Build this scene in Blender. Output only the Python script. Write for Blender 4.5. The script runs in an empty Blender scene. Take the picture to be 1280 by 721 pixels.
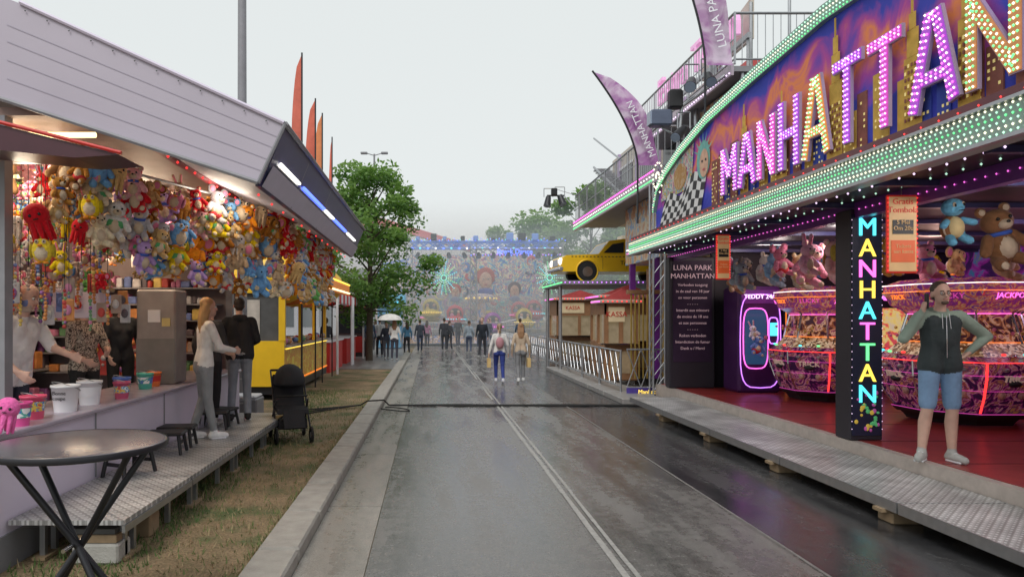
import bpy, math, random, colorsys
import numpy as np
from mathutils import Vector, Matrix
random.seed(7)
R=random.random
def U(a,b): return a+(b-a)*random.random()
scene=bpy.context.scene
COL=scene.collection

# ---------------------------------------------------------------- materials
MATS={}
def _base(name):
    m=bpy.data.materials.new(name); m.use_nodes=True
    nt=m.node_tree; b=nt.nodes['Principled BSDF']
    return m,nt,b
def col4(c): return (c[0],c[1],c[2],1)
def mat(name,c,rough=.6,metal=0,emit=0,ecol=None,var=.25,scale=6,bump=0,bscale=60,alpha=1,spec=.5):
    if name in MATS: return MATS[name]
    m,nt,b=_base(name); L=nt.links
    b.inputs['Roughness'].default_value=rough; b.inputs['Metallic'].default_value=metal
    b.inputs['Specular IOR Level'].default_value=spec
    tc=nt.nodes.new('ShaderNodeTexCoord')
    if var>0:
        n=nt.nodes.new('ShaderNodeTexNoise'); n.inputs['Scale'].default_value=scale; n.inputs['Detail'].default_value=6
        L.new(tc.outputs['Object'],n.inputs['Vector'])
        mx=nt.nodes.new('ShaderNodeMix'); mx.data_type='RGBA'
        mx.inputs[6].default_value=col4([x*(1-var) for x in c]); mx.inputs[7].default_value=col4([min(1,x*(1+var)) for x in c])
        L.new(n.outputs['Fac'],mx.inputs[0]); L.new(mx.outputs[2],b.inputs['Base Color'])
    else: b.inputs['Base Color'].default_value=col4(c)
    if bump:
        n2=nt.nodes.new('ShaderNodeTexNoise'); n2.inputs['Scale'].default_value=bscale; n2.inputs['Detail'].default_value=4
        L.new(tc.outputs['Object'],n2.inputs['Vector'])
        bp=nt.nodes.new('ShaderNodeBump'); bp.inputs['Strength'].default_value=bump; bp.inputs['Distance'].default_value=.02
        L.new(n2.outputs['Fac'],bp.inputs['Height']); L.new(bp.outputs['Normal'],b.inputs['Normal'])
    if emit:
        b.inputs['Emission Color'].default_value=col4(ecol or c); b.inputs['Emission Strength'].default_value=emit
    if alpha<1: b.inputs['Alpha'].default_value=alpha
    MATS[name]=m; return m
def art(name,ramp,scale=3,emit=0,rough=.4,kind='noise',dist=1.5,detail=4,stretch=(1,1,1),interp='LINEAR'):
    if name in MATS: return MATS[name]
    m,nt,b=_base(name); L=nt.links
    tc=nt.nodes.new('ShaderNodeTexCoord'); mp=nt.nodes.new('ShaderNodeMapping'); mp.inputs['Scale'].default_value=stretch
    L.new(tc.outputs['Object'],mp.inputs['Vector'])
    if kind=='noise':
        n=nt.nodes.new('ShaderNodeTexNoise'); n.inputs['Scale'].default_value=scale; n.inputs['Detail'].default_value=detail; n.inputs['Distortion'].default_value=dist
        L.new(mp.outputs[0],n.inputs['Vector']); out=n.outputs['Fac']
    else:
        n=nt.nodes.new('ShaderNodeTexVoronoi'); n.inputs['Scale'].default_value=scale
        L.new(mp.outputs[0],n.inputs['Vector'])
        s=nt.nodes.new('ShaderNodeSeparateColor'); L.new(n.outputs['Color'],s.inputs[0]); out=s.outputs[0]
    r=nt.nodes.new('ShaderNodeValToRGB'); r.color_ramp.interpolation=interp
    el=r.color_ramp.elements
    el[0].position=ramp[0][0]; el[0].color=col4(ramp[0][1]); el[1].position=ramp[-1][0]; el[1].color=col4(ramp[-1][1])
    for p,c in ramp[1:-1]:
        e=el.new(p); e.color=col4(c)
    L.new(out,r.inputs[0]); L.new(r.outputs[0],b.inputs['Base Color']); b.inputs['Roughness'].default_value=rough
    if emit:
        L.new(r.outputs[0],b.inputs['Emission Color']); b.inputs['Emission Strength'].default_value=emit
    MATS[name]=m; return m
def glow(name,c,s=2.0): return mat('led_'+name,c,.4,0,s,c,var=0)

white=mat('white_paint',(.75,.75,.78),.45,var=.06)
lilac=mat('lilac_canvas',(.47,.425,.50),.5,var=.10,scale=1.5)
lilac2=mat('counter_lilac',(.66,.60,.73),.45,var=.10,scale=2)
dark=mat('dark_metal',(.025,.025,.03),.4,.3)
blackp=mat('black_plastic',(.012,.012,.014),.5)
steel=mat('galvanised_steel',(.42,.43,.45),.38,.85,var=.2,scale=12)
greyp=mat('grey_paint',(.25,.25,.27),.5)
navy=mat('navy_panel',(.05,.05,.13),.35)
soff=mat('soffit_grey',(.50,.48,.56),.5,var=.1)
yellow=mat('yellow_paint',(.82,.50,.02),.4,var=.1)
redp=mat('red_paint',(.55,.03,.025),.45,var=.15)
redc=mat('red_canvas',(.55,.04,.045),.75,var=.2,scale=3)
wood=mat('wood_panel',(.30,.15,.07),.55,var=.35,scale=9)
rawwood=mat('raw_timber',(.28,.20,.12),.85,var=.35,scale=14)
conc=mat('concrete_block',(.38,.37,.34),.9,var=.25,scale=9,bump=.4)
glass=mat('dark_glass',(.02,.025,.03),.06,0,var=0)
rubber=mat('rubber',(.012,.012,.012),.8)
chrome=mat('chrome',(.6,.6,.62),.15,1,var=0)
purple=mat('purple_gloss',(.16,.03,.25),.3)
floor_red=mat('red_floor',(.30,.035,.03),.3,var=.45,scale=5)
L_white=glow('white',(1,.97,.9),2.0); L_warm=glow('warm',(1,.8,.42),2.2); L_blue=glow('blue',(.10,.18,1),2.5)
L_pink=glow('pink',(1,.16,.72),1.5); L_green=glow('green',(.18,1,.35),1.1); L_red=glow('red',(1,.04,.04),1.6)
L_cyan=glow('cyan',(.1,.85,1),1.3); L_yel=glow('yellow',(1,.72,.1),1.3); L_vio=glow('violet',(.62,.22,1),1.6)
L_mint=glow('mint',(.55,.95,.72),.95); L_lav=glow('lavender',(.92,.7,1),1.5); L_org=glow('orange',(1,.25,.03),1.0)
L_mag=glow('magenta_soft',(.8,.08,.5),.55); L_cream=glow('cream',(1,.92,.68),1.6)

# ---------------------------------------------------------------- mesh builder
class MB:
    def __init__(s,M=None): s.v=[];s.f=[];s.mi=[];s.sm=[];s.ms=[];s.M=M or Matrix.Identity(4)
    def m(s,mm):
        if mm not in s.ms: s.ms.append(mm)
        return s.ms.index(mm)
    def add(s,vs,fs,mm,smooth=False):
        o=len(s.v); M=s.M
        s.v.extend([tuple(M@Vector(p)) for p in vs]); k=s.m(mm)
        for f in fs: s.f.append([i+o for i in f]); s.mi.append(k); s.sm.append(smooth)
    def box(s,x0,x1,y0,y1,z0,z1,mm,ch=0):
        if x0>x1:x0,x1=x1,x0
        if y0>y1:y0,y1=y1,y0
        if z0>z1:z0,z1=z1,z0
        if ch<=0:
            s.add([(x0,y0,z0),(x1,y0,z0),(x1,y1,z0),(x0,y1,z0),(x0,y0,z1),(x1,y0,z1),(x1,y1,z1),(x0,y1,z1)],
              [(0,3,2,1),(4,5,6,7),(0,1,5,4),(1,2,6,5),(2,3,7,6),(3,0,4,7)],mm)
        else:
            c=min(ch,(x1-x0)/2.2,(y1-y0)/2.2,(z1-z0)/2.2)
            def ring(z,i): return [(x0+i+c,y0+i,z),(x1-i-c,y0+i,z),(x1-i,y0+i+c,z),(x1-i,y1-i-c,z),(x1-i-c,y1-i,z),(x0+i+c,y1-i,z),(x0+i,y1-i-c,z),(x0+i,y0+i+c,z)]
            vs=ring(z0,c*.7)+ring(z0+c,0)+ring(z1-c,0)+ring(z1,c*.7); fs=[tuple(range(7,-1,-1)),tuple(range(24,32))]
            for k in range(3):
                for i in range(8): j=(i+1)%8; fs.append((k*8+i,k*8+j,(k+1)*8+j,(k+1)*8+i))
            s.add(vs,fs,mm)
    def poly(s,pts,mm): s.add(pts,[tuple(range(len(pts)))],mm)
    def prism(s,pts,vec,mm):
        n=len(pts); vec=Vector(vec); vs=list(pts)+[tuple(Vector(p)+vec) for p in pts]
        fs=[tuple(range(n-1,-1,-1)),tuple(range(n,2*n))]+[(i,(i+1)%n,n+(i+1)%n,n+i) for i in range(n)]
        s.add(vs,fs,mm)
    def frame(s,p0,p1):
        d=(Vector(p1)-Vector(p0)).normalized(); a=Vector((0,0,1)) if abs(d.z)<.9 else Vector((1,0,0))
        u=d.cross(a).normalized(); return d,u,d.cross(u)
    def cyl(s,p0,p1,r0,r1,mm,seg=10,cap=True):
        d,u,w=s.frame(p0,p1); vs=[];fs=[]
        for p,r in ((p0,r0),(p1,r1)):
            for i in range(seg):
                a=2*math.pi*i/seg; vs.append(tuple(Vector(p)+(u*math.cos(a)+w*math.sin(a))*r))
        for i in range(seg): j=(i+1)%seg; fs.append((i,j,seg+j,seg+i))
        s.add(vs,fs,mm,seg>6)
        if cap: s.add(vs,[tuple(range(seg-1,-1,-1)),tuple(range(seg,2*seg))],mm)
    def tube(s,pts,r,mm,seg=8):
        for a,b in zip(pts[:-1],pts[1:]): s.cyl(a,b,r,r,mm,seg)
    def capsule(s,p0,r0,p1,r1,mm,seg=12):
        d,u,w=s.frame(p0,p1) if (Vector(p1)-Vector(p0)).length>1e-6 else (Vector((0,0,1)),Vector((1,0,0)),Vector((0,1,0)))
        rings=[]
        for k in range(4): a=-math.pi/2+ (k+.3)*(math.pi/2)/3.3; rings.append((Vector(p0)+d*r0*math.sin(a),r0*math.cos(a)))
        for k in range(4): a=(k)*(math.pi/2)/3.3; rings.append((Vector(p1)+d*r1*math.sin(a),r1*math.cos(a)))
        vs=[];fs=[]
        for c,r in rings:
            for i in range(seg): a=2*math.pi*i/seg; vs.append(tuple(c+(u*math.cos(a)+w*math.sin(a))*r))
        n=len(rings)
        for k in range(n-1):
            for i in range(seg): j=(i+1)%seg; fs.append((k*seg+i,k*seg+j,(k+1)*seg+j,(k+1)*seg+i))
        fs.append(tuple(range(seg-1,-1,-1))); fs.append(tuple(range((n-1)*seg,n*seg)))
        s.add(vs,fs,mm,True)
    def sph(s,c,r,mm,su=12,sv=8,rot=None,zmin=-1):
        if not hasattr(r,'__len__'): r=(r,r,r)
        vs=[];fs=[]
        for k in range(sv+1):
            t=-math.pi/2+math.pi*k/sv
            for i in range(su):
                a=2*math.pi*i/su
                p=Vector((r[0]*math.cos(t)*math.cos(a),r[1]*math.cos(t)*math.sin(a),r[2]*max(math.sin(t),zmin)))
                if rot is not None: p=rot@p
                vs.append(tuple(Vector(c)+p))
        for k in range(sv):
            for i in range(su): j=(i+1)%su; fs.append((k*su+i,k*su+j,(k+1)*su+j,(k+1)*su+i))
        s.add(vs,fs,mm,True)
    def lathe(s,c,prof,mm,seg=16,smooth=True,a0=0):
        vs=[];fs=[];n=len(prof)
        for r,z in prof:
            for i in range(seg): a=a0+2*math.pi*i/seg; vs.append((c[0]+r*math.cos(a),c[1]+r*math.sin(a),c[2]+z))
        for k in range(n-1):
            for i in range(seg): j=(i+1)%seg; fs.append((k*seg+i,k*seg+j,(k+1)*seg+j,(k+1)*seg+i))
        s.add(vs,fs,mm,smooth)
    def torus(s,c,ax,R_,r,mm,seg=20,ss=6):
        d,u,w=s.frame((0,0,0),ax); vs=[];fs=[]
        for i in range(seg):
            a=2*math.pi*i/seg; e=u*math.cos(a)+w*math.sin(a)
            for k in range(ss):
                b=2*math.pi*k/ss; vs.append(tuple(Vector(c)+e*(R_+r*math.cos(b))+d*r*math.sin(b)))
        for i in range(seg):
            for k in range(ss):
                fs.append((i*ss+k,((i+1)%seg)*ss+k,((i+1)%seg)*ss+(k+1)%ss,i*ss+(k+1)%ss))
        s.add(vs,fs,mm,True)
    def bulbs(s,pts,r,mm):
        vs=[];fs=[]
        for p in pts:
            x,y,z=p;o=len(vs)
            vs+=[(x+r,y,z),(x-r,y,z),(x,y+r,z),(x,y-r,z),(x,y,z+r),(x,y,z-r)]
            fs+=[(o,o+2,o+4),(o+2,o+1,o+4),(o+1,o+3,o+4),(o+3,o,o+4),(o+2,o,o+5),(o+1,o+2,o+5),(o+3,o+1,o+5),(o,o+3,o+5)]
        s.add(vs,fs,mm)
    def line_bulbs(s,a,b,step,r,mm):
        a=Vector(a);b=Vector(b);n=max(1,int((b-a).length/step))
        s.bulbs([tuple(a.lerp(b,(i+.5)/n)) for i in range(n)],r,mm)
    def text(s,txt,org,right,up,size,mm,ext=.004,align='CENTER',sx=1):
        cu=bpy.data.curves.new('t','FONT'); cu.body=txt; cu.size=size; cu.extrude=ext; cu.align_x=align; cu.align_y='CENTER'; cu.resolution_u=2
        ob=bpy.data.objects.new('t',cu); COL.objects.link(ob)
        dg=bpy.context.evaluated_depsgraph_get(); me=bpy.data.meshes.new_from_object(ob.evaluated_get(dg))
        rt=Vector(right).normalized(); uv=Vector(up).normalized(); nn=rt.cross(uv)
        vs=[tuple(Vector(org)+rt*v.co.x*sx+uv*v.co.y+nn*v.co.z) for v in me.vertices]
        s.add(vs,[tuple(p.vertices) for p in me.polygons],mm)
        bpy.data.objects.remove(ob); bpy.data.curves.remove(cu); bpy.data.meshes.remove(me)
    def mesh(s,name):
        me=bpy.data.meshes.new(name); me.from_pydata(s.v,[],s.f)
        for mm in s.ms: me.materials.append(mm)
        me.polygons.foreach_set('material_index',s.mi); me.polygons.foreach_set('use_smooth',s.sm); me.update(); return me
    def build(s,name,parent=None):
        ob=bpy.data.objects.new(name,s.mesh(name)); COL.objects.link(ob)
        if parent: ob.parent=parent
        return ob
def empty(name):
    e=bpy.data.objects.new(name,None); COL.objects.link(e); return e

# ---------------------------------------------------------------- camera/world/light
cam=bpy.data.cameras.new('camera'); co=bpy.data.objects.new('camera',cam); COL.objects.link(co)
co.location=(0,0,1.8); co.rotation_euler=(math.radians(90),0,0)
cam.sensor_width=36; cam.lens=24; cam.shift_x=102/1280; cam.shift_y=37/1280; cam.clip_end=2000; cam.clip_start=.05
scene.camera=co
scene.view_settings.view_transform='Standard'; scene.view_settings.look='None'; scene.view_settings.exposure=0
w=bpy.data.worlds.new('World'); scene.world=w; w.use_nodes=True; nt=w.node_tree
bg=nt.nodes['Background']; sky=nt.nodes.new('ShaderNodeTexSky'); sky.sky_type='NISHITA'; sky.sun_disc=False
sky.sun_elevation=math.radians(50); sky.sun_rotation=math.radians(200); sky.air_density=1; sky.dust_density=4
hs=nt.nodes.new('ShaderNodeHueSaturation'); hs.inputs['Saturation'].default_value=.12; nt.links.new(sky.outputs[0],hs.inputs['Color'])
mx=nt.nodes.new('ShaderNodeMix'); mx.data_type='RGBA'; mx.inputs[0].default_value=.88
nt.links.new(hs.outputs[0],mx.inputs[6]); mx.inputs[7].default_value=(6.4,6.75,6.75,1)
nt.links.new(mx.outputs[2],bg.inputs['Color']); bg.inputs['Strength'].default_value=.131
sl=bpy.data.lights.new('sun','SUN'); sl.energy=1.5; sl.angle=math.radians(25); sl.color=(1,.97,.93)
so=bpy.data.objects.new('sun',sl); COL.objects.link(so); so.rotation_euler=(math.radians(40),0,math.radians(-20))
def plight(name,loc,e,c,r=.25):
    l=bpy.data.lights.new(name,'POINT'); l.energy=e; l.color=c; l.shadow_soft_size=r
    o=bpy.data.objects.new(name,l); o.location=loc; COL.objects.link(o)

# ---------------------------------------------------------------- ground
def ground_mat():
    m,nt,b=_base('dry_grass_ground'); L=nt.links
    tc=nt.nodes.new('ShaderNodeTexCoord')
    n=nt.nodes.new('ShaderNodeTexNoise'); n.inputs['Scale'].default_value=1.3; n.inputs['Detail'].default_value=8; n.inputs['Roughness'].default_value=.7
    L.new(tc.outputs['Object'],n.inputs['Vector'])
    r=nt.nodes.new('ShaderNodeValToRGB'); e=r.color_ramp.elements
    e[0].position=.36; e[0].color=(.06,.10,.03,1); e[1].position=.68; e[1].color=(.31,.22,.13,1)
    x=e.new(.5); x.color=(.20,.145,.08,1)
    L.new(n.outputs['Fac'],r.inputs[0])
    n2=nt.nodes.new('ShaderNodeTexNoise'); n2.inputs['Scale'].default_value=45; n2.inputs['Detail'].default_value=6
    L.new(tc.outputs['Object'],n2.inputs['Vector'])
    mx=nt.nodes.new('ShaderNodeMix'); mx.data_type='RGBA'; mx.blend_type='OVERLAY'; mx.inputs[0].default_value=.9
    L.new(r.outputs[0],mx.inputs[6]); L.new(n2.outputs['Fac'],mx.inputs[7]); L.new(mx.outputs[2],b.inputs['Base Color'])
    b.inputs['Roughness'].default_value=.9
    bp=nt.nodes.new('ShaderNodeBump'); bp.inputs['Strength'].default_value=.8; bp.inputs['Distance'].default_value=.03
    L.new(n2.outputs['Fac'],bp.inputs['Height']); L.new(bp.outputs['Normal'],b.inputs['Normal'])
    return m
def wet(name,c0,c1,r0,r1,sc=1.2,bump=.25):
    m,nt,b=_base(name); L=nt.links
    tc=nt.nodes.new('ShaderNodeTexCoord'); mp=nt.nodes.new('ShaderNodeMapping'); mp.inputs['Scale'].default_value=(2.2,.35,1)
    L.new(tc.outputs['Object'],mp.inputs[0])
    n=nt.nodes.new('ShaderNodeTexNoise'); n.inputs['Scale'].default_value=sc; n.inputs['Detail'].default_value=7; n.inputs['Roughness'].default_value=.62
    L.new(mp.outputs[0],n.inputs['Vector'])
    n3=nt.nodes.new('ShaderNodeTexNoise'); n3.inputs['Scale'].default_value=9; n3.inputs['Detail'].default_value=8; n3.inputs['Roughness'].default_value=.7
    L.new(tc.outputs['Object'],n3.inputs['Vector'])
    av=nt.nodes.new('ShaderNodeMix'); av.data_type='FLOAT'; av.inputs[0].default_value=.35; L.new(n.outputs['Fac'],av.inputs[2]); L.new(n3.outputs['Fac'],av.inputs[3])
    n1=nt.nodes.new('ShaderNodeTexNoise'); n1.inputs['Scale'].default_value=110; n1.inputs['Detail'].default_value=3
    L.new(tc.outputs['Object'],n1.inputs['Vector'])
    r=nt.nodes.new('ShaderNodeValToRGB'); e=r.color_ramp.elements; e[0].position=.40;e[1].position=.62
    e[0].color=col4(c0); e[1].color=col4(c1); L.new(av.outputs[0],r.inputs[0])
    mx=nt.nodes.new('ShaderNodeMix'); mx.data_type='RGBA'; mx.blend_type='OVERLAY'; mx.inputs[0].default_value=.9
    L.new(r.outputs[0],mx.inputs[6]); L.new(n1.outputs['Fac'],mx.inputs[7]); L.new(mx.outputs[2],b.inputs['Base Color'])
    rr=nt.nodes.new('ShaderNodeMapRange'); rr.inputs[1].default_value=.42; rr.inputs[2].default_value=.60; rr.inputs[3].default_value=r0; rr.inputs[4].default_value=r1
    L.new(av.outputs[0],rr.inputs[0]); L.new(rr.outputs[0],b.inputs['Roughness'])
    bp=nt.nodes.new('ShaderNodeBump'); bp.inputs['Strength'].default_value=bump; bp.inputs['Distance'].default_value=.004
    L.new(n1.outputs['Fac'],bp.inputs['Height']); L.new(bp.outputs['Normal'],b.inputs['Normal'])
    return m
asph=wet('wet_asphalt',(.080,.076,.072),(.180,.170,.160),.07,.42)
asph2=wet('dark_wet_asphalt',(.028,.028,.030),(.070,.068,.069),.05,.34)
gutter=wet('gutter_concrete',(.17,.158,.14),(.29,.27,.24),.2,.6)
kerbm=mat('kerb_concrete',(.31,.29,.26),.7,var=.4,scale=7,bump=.5)
pave=wet('paving',(.15,.145,.14),(.25,.24,.23),.3,.6)
linem=mat('worn_line_paint',(.32,.31,.29),.45,var=.6,scale=22)
g=MB(); g.poly([(-300,-60,0),(300,-60,0),(300,700,0),(-300,700,0)],ground_mat()); g.build('ground')
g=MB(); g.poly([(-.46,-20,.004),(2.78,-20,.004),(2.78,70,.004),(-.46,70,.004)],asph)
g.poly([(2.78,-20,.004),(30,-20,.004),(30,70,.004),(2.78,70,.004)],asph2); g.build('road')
g=MB()
y=-6
while y<60: g.box(-.96,-.465,y,y+2.49,-.1,.012,gutter); y+=2.5
g.build('gutter')
g=MB(); y=-6
while y<34: g.box(-1.27,-.965,y+U(0,.01),y+.985,-.1,.12+U(-.004,.004),kerbm,.02); y+=1
g.build('kerb')
g=MB(); g.poly([(-30,24,.008),(-1.28,24,.008),(-1.28,70,.008),(-30,70,.008)],pave); g.build('pavement')
g=MB()
for x0,x1 in ((1.34,1.39),(1.43,1.465)):
    y=-5
    while y<60:
        if R()<.93: g.poly([(x0+U(-.006,.006),y,.009),(x1+U(-.006,.006),y,.009),(x1+U(-.006,.006),y+1,.009),(x0+U(-.006,.006),y+1,.009)],linem)
        y+=1
g.poly([(2.76,-5,.009),(2.785,-5,.009),(2.785,50,.009),(2.76,50,.009)],mat('joint_line',(.20,.19,.18),.5,var=.5,scale=15))
g.build('road_marking')
gm=[mat('grass_a',(.07,.13,.03),.8),mat('grass_b',(.32,.25,.14),.9),mat('grass_c',(.12,.17,.05),.8)]
g=MB()
for k in range(15000):
    y=3+ (R()**1.6)*14; x=U(-3.0,-1.29)
    if R()<.5: x=-2.2+random.gauss(-.25,.22) if R()<.7 else -1.3-abs(random.gauss(0,.05))
    if x>-1.29: continue
    h=U(.015,.06)*(1.6 if x<-2.1 and R()<.3 else 1); a=U(0,6.28); ww=.006; lx,ly=U(-.03,.03),U(-.03,.03)
    mm=gm[0] if x<-2.05 and R()<.7 else gm[random.choice((1,1,2))]
    g.add([(x-ww*math.cos(a),y-ww*math.sin(a),0),(x+ww*math.cos(a),y+ww*math.sin(a),0),(x+lx,y+ly,h)],[(0,1,2)],mm)
g.build('grass')
g=MB()
for k in range(3):
    pts=[(-2.4-k*.1,12.6+k*.3,.02),(-1.9,13.4+k*.12,.02),(-1.4,13.7,.06),(-1.27,13.75,.135),(-.95,13.9,.135),(-.85,13.95,.03)]
    for i in range(20): pts.append((-.7+i*.27,13.9+.07*k+.05*math.sin(i*.8+k*2)*(1-i/22),.022))
    pts.append((4.6,13.95+k*.07,.03))
    g.tube(pts,.014,rubber,6)
g.tube([(-.9+.5*math.sin(a/3),13.3+.3*math.cos(a/2)+.0*a,.03) for a in range(14)],.012,rubber,6)
g.build('power_cable')

# ---------------------------------------------------------------- plush toys
def objcol(name,bump=.5,mult=1):
    m,nt,b=_base(name); L=nt.links
    oi=nt.nodes.new('ShaderNodeObjectInfo'); tc=nt.nodes.new('ShaderNodeTexCoord')
    n=nt.nodes.new('ShaderNodeTexNoise'); n.inputs['Scale'].default_value=14; n.inputs['Detail'].default_value=5
    L.new(tc.outputs['Object'],n.inputs['Vector'])
    mr=nt.nodes.new('ShaderNodeMapRange'); mr.inputs[3].default_value=.6*mult; mr.inputs[4].default_value=1.4*mult; L.new(n.outputs['Fac'],mr.inputs[0])
    mx=nt.nodes.new('ShaderNodeMix'); mx.data_type='RGBA'; mx.blend_type='MULTIPLY'; mx.inputs[0].default_value=1
    L.new(oi.outputs['Color'],mx.inputs[6]); L.new(mr.outputs[0],mx.inputs[7]); L.new(mx.outputs[2],b.inputs['Base Color'])
    b.inputs['Roughness'].default_value=.95; b.inputs['Sheen Weight'].default_value=.1
    bp=nt.nodes.new('ShaderNodeBump'); bp.inputs['Strength'].default_value=bump; bp.inputs['Distance'].default_value=.03
    L.new(n.outputs['Fac'],bp.inputs['Height']); L.new(bp.outputs['Normal'],b.inputs['Normal'])
    return m
pl=objcol('plush_fur'); pl2=objcol('plush_fur_dark',mult=.5)
cream=mat('plush_cream',(.62,.50,.36),.95,bump=.5,bscale=20); eye=mat('plush_eye',(.01,.01,.01),.15,var=0)
pinkf=mat('plush_pink',(.70,.20,.32),.9); orf=mat('plush_orange',(.8,.28,.03),.9); clo=[mat('plush_cloth_%d'%i,c,.9) for i,c in enumerate([(.6,.04,.05),(.05,.12,.5),(.1,.4,.15),(.5,.1,.5)])]
def toy(kind):
    g=MB(); S=g.sph
    if kind in('bear','bunny','dog','mouse'):
        S((0,0,.30),(.21,.18,.25),pl); S((0,-.06,.29),(.15,.15,.19),cream,10,6)
        S((0,-.03,.68),(.21,.19,.19),pl); S((0,-.18,.63),(.1,.09,.075),cream,10,6); S((0,-.265,.66),(.03,.02,.022),eye,8,5)
        for sx in(-1,1):
            S((sx*.085,-.195,.72),.027,eye,8,5)
            g.capsule((sx*.17,-.02,.45),.08,(sx*.30,-.1,.27),.075,pl,10); g.capsule((sx*.12,-.03,.12),.09,(sx*.19,-.2,.04),.085,pl,10)
            S((sx*.2,-.28,.04),(.06,.02,.06),cream,8,5)
            if kind=='bear': S((sx*.17,0,.86),(.08,.05,.08),pl); S((sx*.17,-.035,.86),(.05,.03,.05),cream,8,5)
            if kind=='mouse': S((sx*.22,0,.88),(.14,.04,.14),pl2); S((sx*.22,-.03,.88),(.09,.02,.09),pinkf,8,5)
            if kind=='bunny': g.capsule((sx*.09,0,.84),.055,(sx*.15,.02,1.15),.05,pl,10); g.capsule((sx*.09,-.035,.86),.03,(sx*.15,-.02,1.13),.03,pinkf,8)
            if kind=='dog': g.capsule((sx*.19,0,.82),.06,(sx*.26,-.03,.6),.075,pl2,10)
        if kind=='mouse': S((0,0,.2),(.215,.19,.15),clo[0])
        if kind=='bear': g.torus((0,-.01,.5),(0,0,1),.13,.035,clo[1],12,6)
        if kind=='dog': S((0,0,.33),(.22,.19,.17),clo[2])
    if kind=='elephant':
        S((0,0,.3),(.23,.2,.26),pl); S((0,-.03,.7),(.2,.19,.2),pl)
        for sx in(-1,1):
            S((sx*.28,.02,.72),(.17,.035,.2),pl); S((sx*.28,-.01,.72),(.11,.025,.14),pinkf,8,5); S((sx*.09,-.19,.75),.025,eye,8,5)
            g.capsule((sx*.18,-.02,.42),.085,(sx*.28,-.12,.24),.08,pl,10); g.capsule((sx*.12,-.03,.1),.1,(sx*.18,-.18,.04),.095,pl,10)
        g.capsule((0,-.2,.66),.06,(0,-.3,.5),.045,pl,10); g.capsule((0,-.3,.5),.045,(0,-.36,.44),.04,pl,10)
    if kind=='bird':
        S((0,0,.4),(.27,.24,.34),pl); S((0,-.1,.34),(.19,.17,.23),cream,10,6); S((0,-.27,.52),(.07,.09,.035),orf,8,5)
        for sx in(-1,1): S((sx*.09,-.2,.63),(.055,.03,.065),cream,8,5); S((sx*.09,-.23,.63),.026,eye,8,5); S((sx*.27,.02,.4),(.06,.12,.2),pl2); S((sx*.1,-.12,.06),(.08,.13,.035),orf,8,5)
        S((0,0,.78),(.05,.05,.08),pl2,8,5)
    if kind=='octopus':
        S((0,0,.62),(.26,.25,.26),pl)
        for i in range(8):
            a=i*math.pi/4; g.capsule((.15*math.cos(a),.15*math.sin(a),.44),.075,(.2*math.cos(a),.2*math.sin(a),.08),.035,pl,8)
        for sx in(-1,1): S((sx*.09,-.22,.64),.035,eye,8,5)
        g.capsule((-.04,-.25,.55),.012,(.04,-.25,.55),.012,eye,6)
    if kind=='turtle':
        shell=mat('turtle_shell',(.3,.13,.05),.8); cr=mat('turtle_belly',(.75,.6,.3),.9)
        S((0,.04,.36),(.25,.2,.28),shell); S((0,-.05,.36),(.19,.16,.24),cr); g.torus((0,0,.36),(0,1,0),.225,.03,cream,16,6)
        S((0,-.05,.8),(.23,.21,.2),pl); S((0,-.17,.74),(.13,.11,.08),pl)
        for sx in(-1,1):
            S((sx*.1,-.21,.84),(.045,.03,.065),cream,8,5); S((sx*.1,-.235,.83),(.025,.02,.04),eye,8,5)
            g.capsule((sx*.2,-.06,.5),.07,(sx*.36,-.15,.42),.075,pl,10); g.capsule((sx*.14,-.04,.14),.09,(sx*.2,-.16,.04),.09,pl,10)
        g.capsule((-.06,-.275,.71),.01,(.06,-.275,.71),.01,eye,6)
        g.torus((.3,.16,.22),(0,1,0),.07,.05,pl,12,6)
    return g.mesh('plush_'+kind)
KINDS={k:toy(k) for k in('bear','bunny','dog','mouse','elephant','bird','octopus','turtle')}
PAL=[(.50,.27,.12),(.34,.16,.07),(.68,.49,.28),(.80,.34,.47),(.50,.49,.52),(.85,.65,.08),(.76,.74,.72),(.30,.50,.78),(.55,.40,.68),(.80,.30,.06),(.65,.05,.06),(.28,.58,.24),(.88,.55,.6),(.60,.46,.33),(.68,.49,.28),(.88,.78,.6)]
def satur(c,k=1.25,v=.92):
    h,s,vv=colorsys.rgb_to_hsv(*c); return colorsys.hsv_to_rgb(h,min(1,s*k),vv*v)
PAL=[satur(c) for c in PAL]
def plush(parent,kind,loc,size,rz=0,color=None,tilt=0):
    o=bpy.data.objects.new('plush_toy_'+kind,KINDS[kind]); COL.objects.link(o); o.parent=parent
    o.location=loc; o.scale=(size,)*3; o.rotation_euler=(tilt,U(-.3,.3),rz); o.color=col4(color or random.choice(PAL)); return o
AK=['bear','bunny','dog','mouse','elephant','bird','octopus']

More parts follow.
